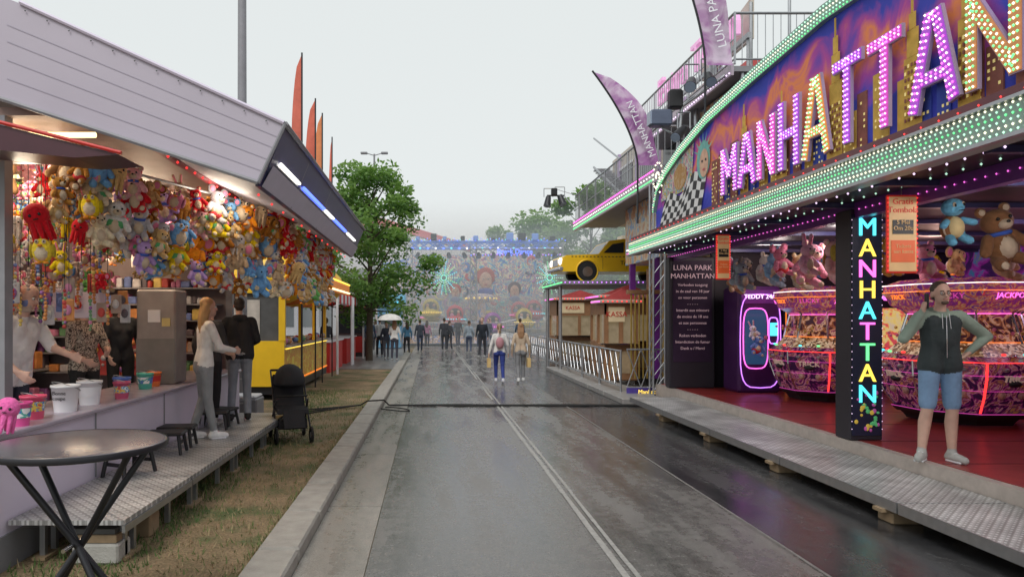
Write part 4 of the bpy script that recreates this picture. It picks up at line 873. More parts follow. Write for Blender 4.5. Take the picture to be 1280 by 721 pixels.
G=MB(); G.box(4.95,5.33,8.05,8.35,.362,3.08,blk,.01); G.box(4.965,5.315,8.035,8.048,.42,3.02,mat('column_face',(.015,.02,.05),.2))
for i,(ch,mm) in enumerate(zip('MANHATTAN',(L_cyan,L_yel,L_pink,L_yel,L_cyan,L_pink,L_green,L_yel,L_cyan))): G.text(ch,(5.14,8.03,2.86-i*.245),(1,0,0),(0,0,1),.30,mm,.012)
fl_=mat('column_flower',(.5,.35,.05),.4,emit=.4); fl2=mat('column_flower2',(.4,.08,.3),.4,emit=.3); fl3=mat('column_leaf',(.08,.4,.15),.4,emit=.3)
for k in range(30): G.sph((5.14+U(-.14,.14),8.03,.46+U(0,.5)),(U(.015,.03),.006,U(.015,.03)),random.choice([fl_,fl2,fl3]),8,5)
for s in(4.962,5.318): G.line_bulbs((s,8.035,.45),(s,8.035,3.0),.09,.006,L_lav)
G.build('illuminated_column')
G=MB(); G.box(4.92,5.86,14.05,14.3,.362,3.06,blk,.02); G.box(4.99,5.79,14.035,14.048,.9,2.98,mat('poster_purple',(.04,.022,.05),.5,spec=.2)); pk=mat('poster_ink',(.65,.45,.5),.5,emit=.25)
G.text('LUNA PARK',(5.39,14.03,2.83),(1,0,0),(0,0,1),.15,pk); G.text('MANHATTAN',(5.39,14.03,2.66),(1,0,0),(0,0,1),.145,pk)
for i,t in enumerate(['Verboden toegang','in de zaal van 18 jaar','en voor personen','- - - - -','Interdit aux mineurs','de moins de 18 ans','et aux personnes','- - - - -','Roken verboden','Interdiction de fumer','Dank u / Merci']): G.text(t,(5.39,14.03,2.48-i*.13),(1,0,0),(0,0,1),.082,pk,.002)
G.build('notice_board')
def tomb(loc,w,h,rot=0):
    G=MB(Matrix.Translation(loc)@Matrix.Rotation(rot,4,'Z')); x=y=z=0; cr=mat('sign_cream',(.80,.52,.24),.5,emit=.12,ecol=(.85,.55,.25)); rd=mat('sign_red',(.7,.05,.03),.5,emit=.15,ecol=(.8,.05,.03)); og=mat('sign_orange',(.85,.14,.03),.5,emit=.15)  # faint emission added to the sign colours to offset shade under the canopy
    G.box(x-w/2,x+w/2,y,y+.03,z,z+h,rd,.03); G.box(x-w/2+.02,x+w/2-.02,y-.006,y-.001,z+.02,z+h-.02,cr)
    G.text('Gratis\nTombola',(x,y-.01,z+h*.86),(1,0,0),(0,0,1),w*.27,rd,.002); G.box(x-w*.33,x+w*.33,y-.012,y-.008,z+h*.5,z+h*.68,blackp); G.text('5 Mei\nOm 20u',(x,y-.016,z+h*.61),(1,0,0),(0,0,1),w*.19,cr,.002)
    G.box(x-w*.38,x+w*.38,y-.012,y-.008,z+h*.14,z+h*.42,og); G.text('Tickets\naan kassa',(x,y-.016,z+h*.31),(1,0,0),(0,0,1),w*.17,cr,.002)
    G.bulbs([(x-w/2+.01,y-.004,z+.03+i*(h-.06)/16) for i in range(17)]+[(x+w/2-.01,y-.004,z+.03+i*(h-.06)/16) for i in range(17)],.009,L_red)
    G.cyl((x,y+.015,h),(x,y+.015,max(h+.02,3.15-loc[2])),.006,.006,steel,5); G.build('raffle_sign')
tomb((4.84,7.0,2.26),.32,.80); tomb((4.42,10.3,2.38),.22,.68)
e2=empty('prize_plush_toys')
plush(e2,'turtle',(5.80,7.55,2.62),.50,.1,(.15,.46,.68)); plush(e2,'bear',(6.50,7.7,2.38),.76,-.1,(.26,.12,.05)); plush(e2,'bear',(6.75,6.9,2.40),.62,-.2,(.22,.11,.05))
for i,(x,y,k,c,s) in enumerate([(5.45,11.9,'bear',(.28,.30,.34),.55),(5.6,12.6,'elephant',(.34,.39,.45),.55),(5.55,11.2,'bunny',(.24,.40,.6),.5),(5.7,10.4,'bear',(.72,.28,.38),.72),(5.9,9.9,'dog',(.80,.34,.44),.70),(5.55,9.35,'bear',(.78,.42,.42),.6),(5.4,8.85,'bird',(.80,.5,.06),.55),(6.2,9.3,'bear',(.75,.42,.08),.58),(6.2,11.5,'dog',(.55,.45,.35),.6),(6.0,12.4,'bear',(.65,.58,.52),.6),(6.5,10.6,'bunny',(.68,.25,.35),.65),(5.75,12.95,'bear',(.40,.22,.12),.55),(5.6,10.85,'mouse',(.7,.22,.32),.5),(7.0,9.6,'bear',(.7,.25,.35),.6),(7.2,8.6,'dog',(.45,.25,.15),.6),(5.5,12.1,'dog',(.38,.32,.28),.55),(5.5,10.0,'bunny',(.75,.4,.5),.5),(5.9,10.9,'bear',(.6,.4,.2),.55),(5.85,11.6,'elephant',(.35,.4,.5),.5)]):
    plush(e2,k,(x,y,2.36+U(-.08,.12)),s,U(-.1,.5),c)
for i in range(16): plush(e2,random.choice(AK),(U(6.6,9.5),U(7.5,13),U(2.45,2.65)),U(.38,.5),U(-.3,.3))
partA=art('machine_art',[(0,(.02,.01,.04)),(.44,(.04,.01,.06)),(.50,(.35,.03,.22)),(.53,(.60,.35,.42)),(.56,(.45,.08,.05)),(.60,(.10,.02,.14)),(.66,(.55,.25,.08)),(1,(.03,.01,.05))],5,.10,.2,dist=2.0,detail=5)
partB=art('machine_crown',[(0,(.10,.02,.12)),(.45,(.25,.04,.25)),(.52,(.5,.08,.10)),(.58,(.65,.35,.15)),(.64,(.2,.04,.3)),(1,(.05,.02,.1))],7,.2,.2,dist=2,detail=6)
coinm=art('coin_field',[(0,(.05,.02,.01)),(.4,(.3,.15,.05)),(.6,(.6,.4,.24)),(1,(.8,.7,.5))],30,.25,.3,kind='vor')
mgl=art('machine_interior',[(0,(.02,.01,.02)),(.45,(.06,.02,.03)),(.52,(.4,.14,.05)),(.58,(.65,.45,.3)),(.63,(.25,.03,.10)),(1,(.05,.02,.05))],8,.3,.1,dist=1,detail=5)
def pusher(loc,r,seed):
    rg=random.Random(seed); G=MB(Matrix.Translation(loc)); a0=math.pi/8; n=8
    G.lathe((0,0,0),[(r*.62,.02),(r*.66,.08),(r*.7,.12)],blackp,n,False,a0); G.lathe((0,0,0),[(r*.74,.12),(r*.78,.16),(r*.8,.2)],blackp,n,False,a0)
    G.lathe((0,0,0),[(0,.17),(r*.74,.17),(r*.88,.40),(r*.98,.66),(r,.86),(r*.90,.94)],partA,n,False,a0)
    G.lathe((0,0,0),[(r*.90,.935),(r*.74,1.08),(r*.70,1.12)],coinm,n,False,a0)
    G.lathe((0,0,0),[(r*.70,1.1),(r*.62,1.30),(r*.60,1.52)],mgl,n,False,a0)
    G.lathe((0,0,0),[(r*.60,1.51),(r*.82,1.62),(r*.90,1.80),(r*.90,1.90),(r*.7,1.98),(0,1.98)],partB,n,False,a0)
    for rr,z,mm,sz in((1.01,.87,L_red,.011),(.995,.70,L_mag,.007),(.915,1.80,L_org,.010),(.915,1.9,L_white,.008),(.72,1.12,L_org,.010),(.62,1.5,L_pink,.010),(.80,.19,L_mag,.008),(.93,.5,L_mag,.005)):
        for i in range(n):
            p=Vector((r*rr*math.cos(a0+i*math.pi/4),r*rr*math.sin(a0+i*math.pi/4),z)); q=Vector((r*rr*math.cos(a0+(i+1)*math.pi/4),r*rr*math.sin(a0+(i+1)*math.pi/4),z)); G.tube([tuple(p),tuple(q)],sz*.6,mm,5)
    for i in range(n):
        a=a0+i*math.pi/4; c,s=math.cos(a),math.sin(a)
        G.tube([(r*.75*c,r*.75*s,.18),(r*.895*c,r*.895*s,.4),(r*.995*c,r*.995*s,.66),(r*1.01*c,r*1.01*s,.87)],.014,(chrome,L_red,chrome,chrome)[i%4],6)
        G.tube([(r*.72*c,r*.72*s,1.1),(r*.61*c,r*.61*s,1.5),(r*.91*c,r*.91*s,1.8)],.018,chrome,6)
        a+=math.pi/8; c,s=math.cos(a),math.sin(a); k=.925; tg=Vector((-s,c,0))
        G.sph((r*.93*k*c,r*.93*k*s,.95),(.05,.05,.025),chrome,8,5)
        for j in(-1,1):
            p=Vector((r*.88*c,r*.88*s,.97))+tg*.14*j; G.sph(tuple(p),(.028,.028,.018),(L_cyan,L_red,L_green)[(i+j)%3],8,5)
            p=Vector((r*.93*c,r*.93*s,.78))+tg*.16*j; G.sph(tuple(p),(.045,.045,.03),mat('console_silver',(.3,.28,.32),.3,.5),8,5)
            p=Vector((r*.83*c,r*.83*s,.45))+tg*.13*j; G.sph(tuple(p),(.05,.05,.06),mat('art_face',(.5,.3,.25),.4,var=.6,scale=30),8,6)
        G.sph((r*.86*c,r*.86*s,.60),(.09,.09,.05),blackp,10,6)
        G.text(('TRICK','LUCKY','JACKPOT')[i%3],(r*.862*c,r*.862*s,1.73),tuple(tg),(c*.25,s*.25,1),.10,(L_org,L_mag,L_pink)[i%3],.004)
        G.text('TRICK',(r*.975*c*.93,r*.975*s*.93,.66),tuple(tg),(c*.3,s*.3,1),.12,mat('logo_cream',(.7,.55,.45),.4,emit=.15),.02)
        for j in range(8): G.sph((r*.66*c+rg.uniform(-.2,.2),r*.66*s+rg.uniform(-.2,.2),1.18+rg.uniform(0,.14)),.025,rg.choice([coinm,mat('prize_gold',(.6,.4,.1),.3),pinkf]),6,4)
    G.build('coin_pusher_machine')
pusher((6.95,12.1,.36),.85,1); pusher((7.45,9.6,.36),1.02,2); pusher((8.3,7.0,.36),1.0,3); pusher((9.3,11.5,.36),.9,4)
pusher((9.8,9.0,.36),.9,6)
def ov(G,cx,cz,rx,rz,mm,t=.012): G.tube([(cx+rx*math.copysign(abs(math.cos(a))**.5,math.cos(a)),-.365,cz+rz*math.copysign(abs(math.sin(a))**.5,math.sin(a))) for a in [2*math.pi*i/24 for i in range(25)]],t,mm,5)
def crane(loc,label,c1,c2):
    G=MB(Matrix.Translation(loc)); 
    G.box(-.42,.42,-.35,.35,0,2.05,mat('crane_purple',(.06,.015,.09),.3),.05); G.box(-.36,.36,-.36,-.352,1.72,1.98,purple); G.text(label,(0,-.37,1.85),(1,0,0),(0,0,1),.12,L_lav)
    G.box(-.30,.12,-.36,-.352,.55,1.6,mat('crane_window',(.03,.05,.09),.1,emit=.15,ecol=(.1,.3,.7)))
    ov(G,-.09,1.05,.24,.58,c1); ov(G,.25,1.2,.09,.25,c2); ov(G,0,1.0,.39,.9,c2,.01); G.box(.18,.34,-.37,-.36,.5,.75,mat('slot_white',(.5,.5,.6),.4)); G.box(.19,.33,-.365,-.36,1.1,1.35,L_cyan)
    G.build('crane_game_machine')
crane((6.35,13.5,.36),'TEDDY 24/7',L_pink,L_vio); crane((7.75,13.3,.36),'PRIZES',L_cyan,L_blue); crane((7.15,7.35,.36),'TEDDY',L_org,L_pink); crane((9.0,5.6,.36),'WINNER',L_green,L_cyan)
plush(e2,'mouse',(6.24,13.12,1.1),.42,0,(.15,.25,.6)); plush(e2,'bunny',(6.24,13.13,1.4),.3,0,(.8,.8,.85))
for k in range(5): plush(e2,random.choice(AK),(6.93+.11*(k%3),6.97,.98+.18*(k//2)),.22,0)
G=MB()
for k in range(9):
    y=YN+1.5+k*1.4; c=random.choice([L_mag,L_cyan,L_org,L_vio,L_green])
    G.box(9.9,10.7,y,y+.9,.36,2.3,blk,.04); G.box(9.88,9.9,y+.1,y+.8,1.2,1.9,art('screens',[(0,(.02,.05,.2)),(.45,(.5,.05,.4)),(.55,(.9,.5,.1)),(1,(.1,.7,.8))],5,.8)); G.tube([(9.88,y+.04,1.1),(9.88,y+.04,2.25),(9.88,y+.86,2.25),(9.88,y+.86,1.1)],.012,c,5)
for k in range(5):
    x=6.2+k*.95; G.box(x,x+.8,YF-.6,YF-.12,.36,2.3,blk,.03); G.box(x+.08,x+.72,YF-.62,YF-.61,1.2,2.0,art('screens2',[(0,(.1,.02,.2)),(.45,(.8,.1,.1)),(.55,(.9,.7,.2)),(1,(.2,.3,.9))],5,.6)); G.tube([(x+.03,YF-.62,.5),(x+.03,YF-.62,2.2),(x+.77,YF-.62,2.2),(x+.77,YF-.62,.5)],.012,random.choice([L_org,L_mag,L_vio]),5)
G.build('slot_machines')
for i,(x,y,e_,c) in enumerate([(6.3,12.6,28,(1,.85,.8)),(6.2,10.2,32,(1,.9,.85)),(5.7,5.9,36,(1,.93,.88)),(6.3,4.5,22,(1,.85,.9)),(8.5,8.5,22,(.9,.6,1)),(8.5,11.5,24,(1,.6,.5))]): plight('arcade_lamp',(x,y,2.95),e_,c)
plight('stall_lamp',(-3.6,6.2,3.1),62,(1,.80,.55)); plight('stall_lamp',(-3.4,8.2,3.1),62,(1,.80,.55)); plight('stall_lamp',(-2.0,6.6,2.98),18,(1,.85,.65)); plight('stall_lamp',(-4.8,9.4,2.9),55,(1,.75,.5)); plight('stall_lamp',(-3.3,5.25,3.0),18,(1,.85,.65))

G=MB(); y=-2
chk2=checker('checker_plate_walkway',.44)
while y<13.6:
    G.box(4.0,4.94,y,y+1.94,.185,.22,chk2); G.box(3.985,4.0,y,y+1.94,.13,.222,steel)
    G.box(4.02,4.3,y+.1,y+.3,.006,.10,rawwood,.01); G.box(3.95,4.2,y+.14,y+.26,.10,.13,rawwood); G.box(4.6,4.9,y+.1,y+.3,.006,.18,rawwood,.01); G.box(4.04,4.9,y+.17,y+.23,.12,.184,steel)
    y+=1.96
G.build('metal_walkway')
G=MB()
for k in range(6): G.box(4.0,4.9,14.2+k*1.6,15.7+k*1.6,.006,.12,mat('deck_plate',(.36,.35,.34),.4,.3),.01)
G.build('deck_plates')

# ---------------------------------------------------------------- fun house beyond
F=MB(); pan=[mat('fh_cream',(.58,.52,.45),.5),mat('fh_lilac',(.45,.35,.55),.5),mat('fh_red',(.50,.08,.08),.5),mat('fh_teal',(.12,.4,.42),.5),art('fh_mural',[(0,(.12,.07,.25)),(.42,(.55,.28,.15)),(.5,(.7,.58,.38)),(.57,(.2,.35,.55)),(1,(.5,.15,.35))],2.6,.0)]
F.box(5.6,10,15,19.6,3.3,4.88,pan[4]); F.box(6.4,10,15,24,5.0,7.3,pan[0]); F.box(6.0,10,14.9,20,0,.3,dark)
for yy in range(15,25,2):
    if yy<20: F.box(5.55,5.7,yy-.05,yy+.07,.3,3.3,purple)
    F.box(6.32,6.42,yy-.05,yy+.07,5.0,7.3,pan[1])
for yy in(21.5,23.4): F.cyl((7.9,yy,0),(7.9,yy,4.9),.07,.07,steel,8)
F.box(9.8,10,15,24,.3,3.3,pan[1]); F.box(6.2,6.25,15.2,19.6,.3,3.2,art('fh_inner',[(0,(.03,.02,.05)),(.5,(.25,.12,.05)),(.6,(.4,.3,.15)),(1,(.05,.1,.2))],1.5,.1))
for k in range(4): F.box(6.375,6.39,15.3+k*2.1,16.6+k*2.1,5.5,6.7,glass); F.box(6.35,6.38,15.2+k*2.1,16.7+k*2.1,5.4,5.48,white); F.box(6.35,6.38,15.2+k*2.1,16.7+k*2.1,6.72,6.8,white)
def rail(x,y0,y1,z,h=.95,step=.14,m_=steel):
    F.tube([(x,y0,z+h),(x,y1,z+h)],.025,m_,6); F.tube([(x,y0,z+.1),(x,y1,z+.1)],.018,m_,6); F.tube([(x,y0,z+h*.5),(x,y1,z+h*.5)],.012,m_,5)
    n=int((y1-y0)/step)
    for i in range(n+1): yy=y0+(y1-y0)*i/n; F.cyl((x,yy,z),(x,yy,z+h),.022 if i%8==0 else .008,.022 if i%8==0 else .008,m_,5,False)
def railx(x0,x1,y,z,h=.95,step=.14,m_=steel):
    F.tube([(x0,y,z+h),(x1,y,z+h)],.025,m_,6); F.tube([(x0,y,z+.1),(x1,y,z+.1)],.018,m_,6)
    n=int(abs(x1-x0)/step)
    for i in range(n+1): xx=x0+(x1-x0)*i/n; F.cyl((xx,y,z),(xx,y,z+h),.008,.008,m_,5,False)
F.box(4.98,6.4,14.95,23.5,4.9,4.99,greyp); F.box(4.92,4.98,14.95,23.5,4.78,5.08,mat('balc_fascia',(.42,.35,.42),.4)); F.line_bulbs((4.91,15,5.05),(4.91,23.5,5.05),.12,.024,L_pink); F.line_bulbs((4.91,15,4.85),(4.91,23.5,4.85),.12,.024,L_green); F.line_bulbs((4.91,15,4.95),(4.91,23.5,4.95),.2,.02,L_white)
rail(5.0,15,23.5,5.05); railx(5.0,6.4,14.96,5.05)
F.box(5.6,7.2,12.6,18.5,6.35,6.45,greyp); F.box(5.55,5.6,12.6,18.5,6.28,6.5,mat('balc_fascia2',(.5,.42,.5),.4)); F.line_bulbs((5.54,12.6,6.33),(5.54,18.5,6.33),.12,.02,L_lav); rail(5.62,12.6,18.5,6.48); railx(5.62,7.2,12.62,6.48)
for yy in(12.7,14.9): F.cyl((5.8,yy,3.3),(5.8,yy,6.35),.05,.05,steel,8)
F.box(5.9,9.5,12.8,14.95,4.0,6.3,pan[4])
F.prism([(4.7,14.8,3.45),(5.6,14.8,3.75),(5.6,14.8,3.65),(4.7,14.8,3.37)],(0,1.5,0),pan[1]); F.line_bulbs((4.68,14.8,3.4),(4.68,16.3,3.4),.1,.02,L_white); F.line_bulbs((4.68,14.8,3.32),(4.68,16.3,3.32),.1,.015,L_pink)
for k in range(12): F.box(5.1,5.55,18.2+k*.26,18.5+k*.26,5.05+k*.12,5.09+k*.12,steel)
F.tube([(5.1,18.2,5.1),(5.1,21.3,6.5)],.035,steel,6); F.tube([(5.1,18.2,6.0),(5.1,21.3,7.4)],.025,steel,6)
F.box(6.0,6.06,12.9,17.8,7.1,7.2,steel)
F.text('Extra Toren',(6.0,15.6,7.62),(0,-1,0),(0,0,1),.95,mat('rooftop_letters',(.75,.42,.66),.4,emit=.35,ecol=(.9,.4,.75)),.05)
for yy in(13,14.5,16,17.5): F.cyl((6.05,yy,6.4),(6.05,yy,7.2),.03,.03,steel,6)
F.prism([(6.2,13.2,7.2),(6.2,13.2,8.0),(6.2,15.6,7.6),(6.2,15.6,7.2)],(.06,0,0),pan[0])
for k in range(3): F.cyl((5.3+k*.9,12.9+.3*k,6.4),(5.3+k*.9,12.9+.3*k,7.6+.3*k),.03,.03,steel,6)
F.box(7.0,10,15,24,7.3,7.5,pan[2])
for xx,yy in((4.9,15.0),(5.15,15.0),(4.9,15.25),(5.15,15.25)): F.cyl((xx,yy,.1),(xx,yy,4.78),.022,.022,steel,6)
for k in range(14):
    z=.2+k*.32; F.cyl((4.9,15,z),(5.15,15,z+.33),.01,.01,steel,5); F.cyl((4.9,15,z+.33),(4.9,15.25,z),.01,.01,steel,5); F.cyl((5.15,15,z+.33),(5.15,15.25,z),.01,.01,steel,5)
F.build('fun_house')
G=MB(); 
def spot(x,y,z,r,d): 
    d=Vector(d).normalized(); p=Vector((x,y,z)); G.cyl(tuple(p),tuple(p+d*.35),r*.7,r,dark,14); G.cyl(tuple(p+d*.351),tuple(p+d*.36),r*.92,r*.92,mat('lens',(.25,.3,.4),.1),14); G.tube([tuple(p+Vector((-r*1.2,0,0))),tuple(p+Vector((-r*1.2,0,.3))),tuple(p+Vector((r*1.2,0,.3))),tuple(p+Vector((r*1.2,0,0)))],.015,steel,5)
G.tube([(4.6,12.9,4.2),(4.75,12.9,5.8),(5.6,12.9,6.4)],.035,steel,8)
G.box(4.15,4.55,12.8,13.05,5.42,5.72,mat('flood_body',(.1,.12,.18),.35,.3),.03); G.box(4.13,4.16,12.82,13.03,5.45,5.69,mat('lens',(.25,.3,.4),.1)); G.box(4.5,4.75,12.8,13.0,5.75,6.1,blackp,.03); spot(4.75,12.8,5.35,.1,(-.5,-.4,-.5)); G.tube([(4.35,12.9,5.4),(4.9,12.9,5.1),(4.7,12.9,4.2)],.02,steel,6)
spot(4.9,12.8,6.25,.11,(-.3,-.6,-.5)); spot(5.2,12.8,6.35,.1,(-.1,-.6,-.5)); G.build('floodlight')
G=MB(); cx,cy,cz=4.35,24,6.1
G.tube([(cx-.25,cy,cz),(cx+.35,cy,cz)],.03,dark,6); spot(cx-.2,cy,cz-.05,.13,(-.2,-.3,-1)); spot(cx+.2,cy,cz,.14,(.3,-.3,-1)); G.box(cx-.1,cx+.1,cy-.1,cy+.1,cz,cz+.25,blackp,.02); G.sph((cx-.25,cy,cz-.35),.05,L_blue,8,5)
G.tube([(cx,cy,cz+.25),(5.0,23.4,6.0)],.012,steel,5); G.tube([(cx+.35,cy,cz),(5.0,23.4,5.5)],.02,steel,5); G.build('hanging_spotlight')
G=MB()
y=15.6
while y<40:
    L_=1.9; m_=steel
    for z in(.25,1.05): G.tube([(4.35,y,z),(4.35,y+L_,z)],.022,m_,6)
    for q in(0,L_): G.cyl((4.35,y+q,.02),(4.35,y+q,1.08),.025,.025,m_,6)
    n=4
    for k in range(n): a=y+L_*k/n; b=y+L_*(k+1)/n; G.tube([(4.35,a,.25),(4.35,b,1.05)],.012,m_,5); G.tube([(4.35,b,.25),(4.35,a,1.05)],.012,m_,5)
    y+=2.0
G.build('crowd_barrier')
G=MB()
for z in(.25,1.1): G.tube([(4.4,15.3,z),(6.0,15.3,z)],.022,steel,6)
for k in range(5): G.tube([(4.4+k*.32,15.3,.25),(4.72+k*.32,15.3,1.1)],.012,steel,5); G.tube([(4.72+k*.32,15.3,.25),(4.4+k*.32,15.3,1.1)],.012,steel,5)
G.box(4.4,6,15.28,15.32,.06,.24,mat('fence_panel',(.08,.05,.3),.4)); G.text('Manhattan Luna Park',(5.2,15.27,.15),(1,0,0),(0,0,1),.13,L_yel,.003)
G.build('railing')
G=MB()
for k in range(14): G.cyl((5.0+k*.1,17,.3),(5.0+k*.1,17,2.4),.02,.02,mat('brass',(.5,.35,.08),.3,.7),6)
G.box(4.9,6.4,16.9,17.1,2.4,2.5,wood); G.build('brass_pole_curtain')
def booth(x,y,w,d,h):
    G=MB(Matrix.Translation((x,y,0))); G.box(0,w,0,d,.1,1.1,wood,.02); G.box(0,w,0,.05,1.9,h,wood); G.box(0,.05,0,d,1.9,h,wood)
    for a,b in((0,0),(w-.1,0),(0,d-.1),(w-.1,d-.1),(w/2-.05,0)): G.box(a-.003,a+.103,b-.003,b+.1,1.1,1.9,wood)
    bgm=mat('booth_glass',(.20,.17,.13),.1,emit=.12,ecol=(1,.75,.4),var=.7,scale=5)
    G.box(.1,w-.1,.06,.07,1.1,1.9,bgm); G.box(.06,.07,.1,d-.1,1.1,1.9,bgm)
    G.box(-.15,w+.1,-.15,d+.1,h,h+.1,mat('booth_cornice',(.5,.42,.35),.5),.02); G.line_bulbs((-.15,-.17,h+.05),(w+.1,-.17,h+.05),.12,.025,L_red); G.line_bulbs((-.17,-.15,h+.05),(-.17,d,h+.05),.12,.025,L_pink)
    G.box(-.12,w,-.2,0,1.08,1.12,chrome); G.box(.15,w-.15,-.012,-.004,.3,.9,mat('booth_panel',(.45,.33,.2),.5,var=.5)); G.box(.1,w*.6,-.02,-.008,h-.5,h-.1,mat('booth_sign',(.6,.48,.3),.4,emit=.15)); G.text('KASSA',(w*.35,-.03,h-.3),(1,0,0),(0,0,1),.2,redp)
    G.prism([(-.1,-.1,h+.1),(w+.05,-.1,h+.1),(w*.5,-.1,h+.4)],(0,.06,0),pan[2]); G.build('cashier_booth')
booth(5.2,20.6,1.5,1.6,2.4); booth(5.0,27,1.8,1.8,2.5); booth(4.75,18.6,.9,.9,2.2)
G=MB(); G.box(4.15,8.6,21.4,25.2,2.86,2.98,greyp)
for xx in(4.3,8.4):
    for yy in(22.6,25.0): G.cyl((xx,yy,0),(xx,yy,2.86),.06,.06,steel,8)
G.line_bulbs((4.15,21.38,2.92),(8.6,21.38,2.92),.14,.025,L_vio); G.line_bulbs((4.13,21.4,2.92),(4.13,25.2,2.92),.14,.025,L_green); G.build('display_platform')
G=MB(Matrix.Translation((4.25,21.9,3.0))@Matrix.Rotation(math.radians(4),4,'Z')@Matrix.Scale(.93,4)); ty=mat('taxi_yellow',(.85,.52,.02),.25,var=.05)
low=[(0,.32),(-.04,.55),(.0,.80),(.12,.88),(1.3,.93),(3.65,.95),(4.3,.90),(4.48,.72),(4.45,.32)]
G.prism([(x,.0,z) for x,z in low],(0,1.68,0),ty)
G.prism([(1.28,.10,.92),(1.68,.16,1.40),(2.2,.18,1.48),(3.05,.18,1.46),(3.62,.10,.94)],(0,1.44,0),ty)
G.prism([(1.46,.088,.98),(1.78,.088,1.28),(2.18,.088,1.35),(2.18,.088,.98)],(0,.01,0),glass); G.prism([(2.32,.088,.98),(2.32,.088,1.35),(2.96,.088,1.33),(3.30,.088,1.0)],(0,.01,0),glass)
G.poly([(1.31,.2,.96),(1.31,1.45,.96),(1.62,1.42,1.34),(1.62,.24,1.34)],glass)
for xx in(.85,3.6):
    G.cyl((xx,-.012,.34),(xx,.0,.34),.36,.36,blackp,22); G.cyl((xx,-.05,.31),(xx,.2,.31),.29,.29,rubber,22); G.cyl((xx,-.065,.31),(xx,-.05,.31),.18,.18,chrome,16); G.cyl((xx,1.5,.31),(xx,1.72,.31),.29,.29,rubber,20)
    G.torus((xx,-.012,.34),(0,1,0),.38,.03,ty,20,6)
G.box(-.14,.02,-.03,1.71,.36,.48,chrome,.03); G.box(4.42,4.56,-.03,1.71,.36,.48,chrome,.03)
for yy in(.22,1.45): G.sph((-.02,yy,.68),(.07,.13,.13),L_white,12,8)
G.box(-.06,-.03,.45,1.25,.55,.78,chrome); G.box(2.3,2.75,.6,1.1,1.48,1.65,mat('taxi_sign',(.8,.75,.6),.4,emit=.3),.02)
for i in range(30): G.box(.3+i*.13,.36+i*.13,-.006,-.002,.82,.85,blackp)
G.text('TAXI',(2.25,-.01,.62),(1,0,0),(0,0,1),.2,blackp,.003)
for xx in(1.40,2.25,3.1): G.box(xx,xx+.012,-.004,-.001,.4,.79,blackp)
G.build('taxi_car')
G=MB(); G.box(6.95,7.3,21.5,21.65,2.985,4.3,navy,.02)
for k in range(7): G.sph((7.12,21.48,3.15+k*.17),(.1,.02,.06),(L_vio,L_green)[k%2],8,5)
G.build('light_box_sign')

# ---------------------------------------------------------------- far ride
G=MB(); Y=46
bd=art('ride_mural',[(0,(.08,.20,.55)),(.34,(.05,.14,.45)),(.41,(.10,.45,.60)),(.45,(.75,.60,.18)),(.48,(.75,.75,.75)),(.51,(.55,.08,.10)),(.54,(.12,.10,.30)),(.58,(.08,.40,.65)),(.63,(.70,.50,.12)),(.68,(.3,.10,.45)),(1,(.1,.3,.6))],.75,.15,.6,dist=5,detail=8)
bd2=art('ride_panels',[(0,(.1,.2,.5)),(.4,(.1,.25,.65)),(.5,(.75,.45,.15)),(.6,(.65,.65,.75)),(1,(.5,.1,.5))],2.4,.15,.6,dist=3)
G.box(-1.5,8.6,Y+6,Y+6.2,1.0,6.6,bd); G.box(-4.5,-1.5,Y+5,Y+5.2,1,5.2,bd2); G.box(-2.5,9.3,Y-1.5,Y+6,.1,.7,mat('ride_deck',(.25,.28,.33),.4,.3))
rg=random.Random(3)
for k in range(34):
    x=rg.uniform(-1,8.2); z=rg.uniform(1.6,6.3); r=rg.uniform(.15,.45); c=rg.choice([(.8,.6,.1),(.05,.2,.6),(.7,.1,.12),(.75,.75,.75),(.1,.6,.6),(.04,.05,.15),(.6,.3,.6)])
    n=11; m_=mat('ride_shape_%s'%str(c),c,.5,var=.5,scale=3); a0=rg.uniform(0,6)
    for j in range(n): a=a0+j*.42; w_=.10*(1-j/n)+.02; G.sph((x+r*math.cos(a)*(1+j*.08),Y+5.95,z+r*math.sin(a)*(1+j*.08)),(w_,.03,w_),m_,8,5)
fm=mat('ride_face',(.65,.40,.28),.5,var=.4,scale=4)
for cx,cz,sc_ in((4.2,4.7,1),(6.4,3.9,.7),(1.9,3.8,.65)):
    G.sph((cx,Y+5.9,cz-.05),(.5*sc_,.1,.68*sc_),fm,16,10); G.sph((cx,Y+5.94,cz+.25*sc_),(.72*sc_,.08,.72*sc_),mat('ride_hair%d'%int(cx),[(.12,.06,.08),(.5,.08,.05),(.6,.4,.08)][int(cx)%3],.6,var=.6),16,10)
    for s in(-1,1): G.sph((cx+s*.19*sc_,Y+5.78,cz+.08),(.08*sc_,.04,.04*sc_),wh,8,5); G.sph((cx+s*.19*sc_,Y+5.74,cz+.08),(.035,.03,.03),bk,8,5)
    G.sph((cx,Y+5.78,cz-.36*sc_),(.15*sc_,.04,.045),mat('mural_red',(.5,.04,.05)),8,5); G.sph((cx,Y+5.82,cz-.9*sc_),(.6*sc_,.05,.3*sc_),mat('ride_shirt',(.1,.12,.4),.5,var=.6),12,8)
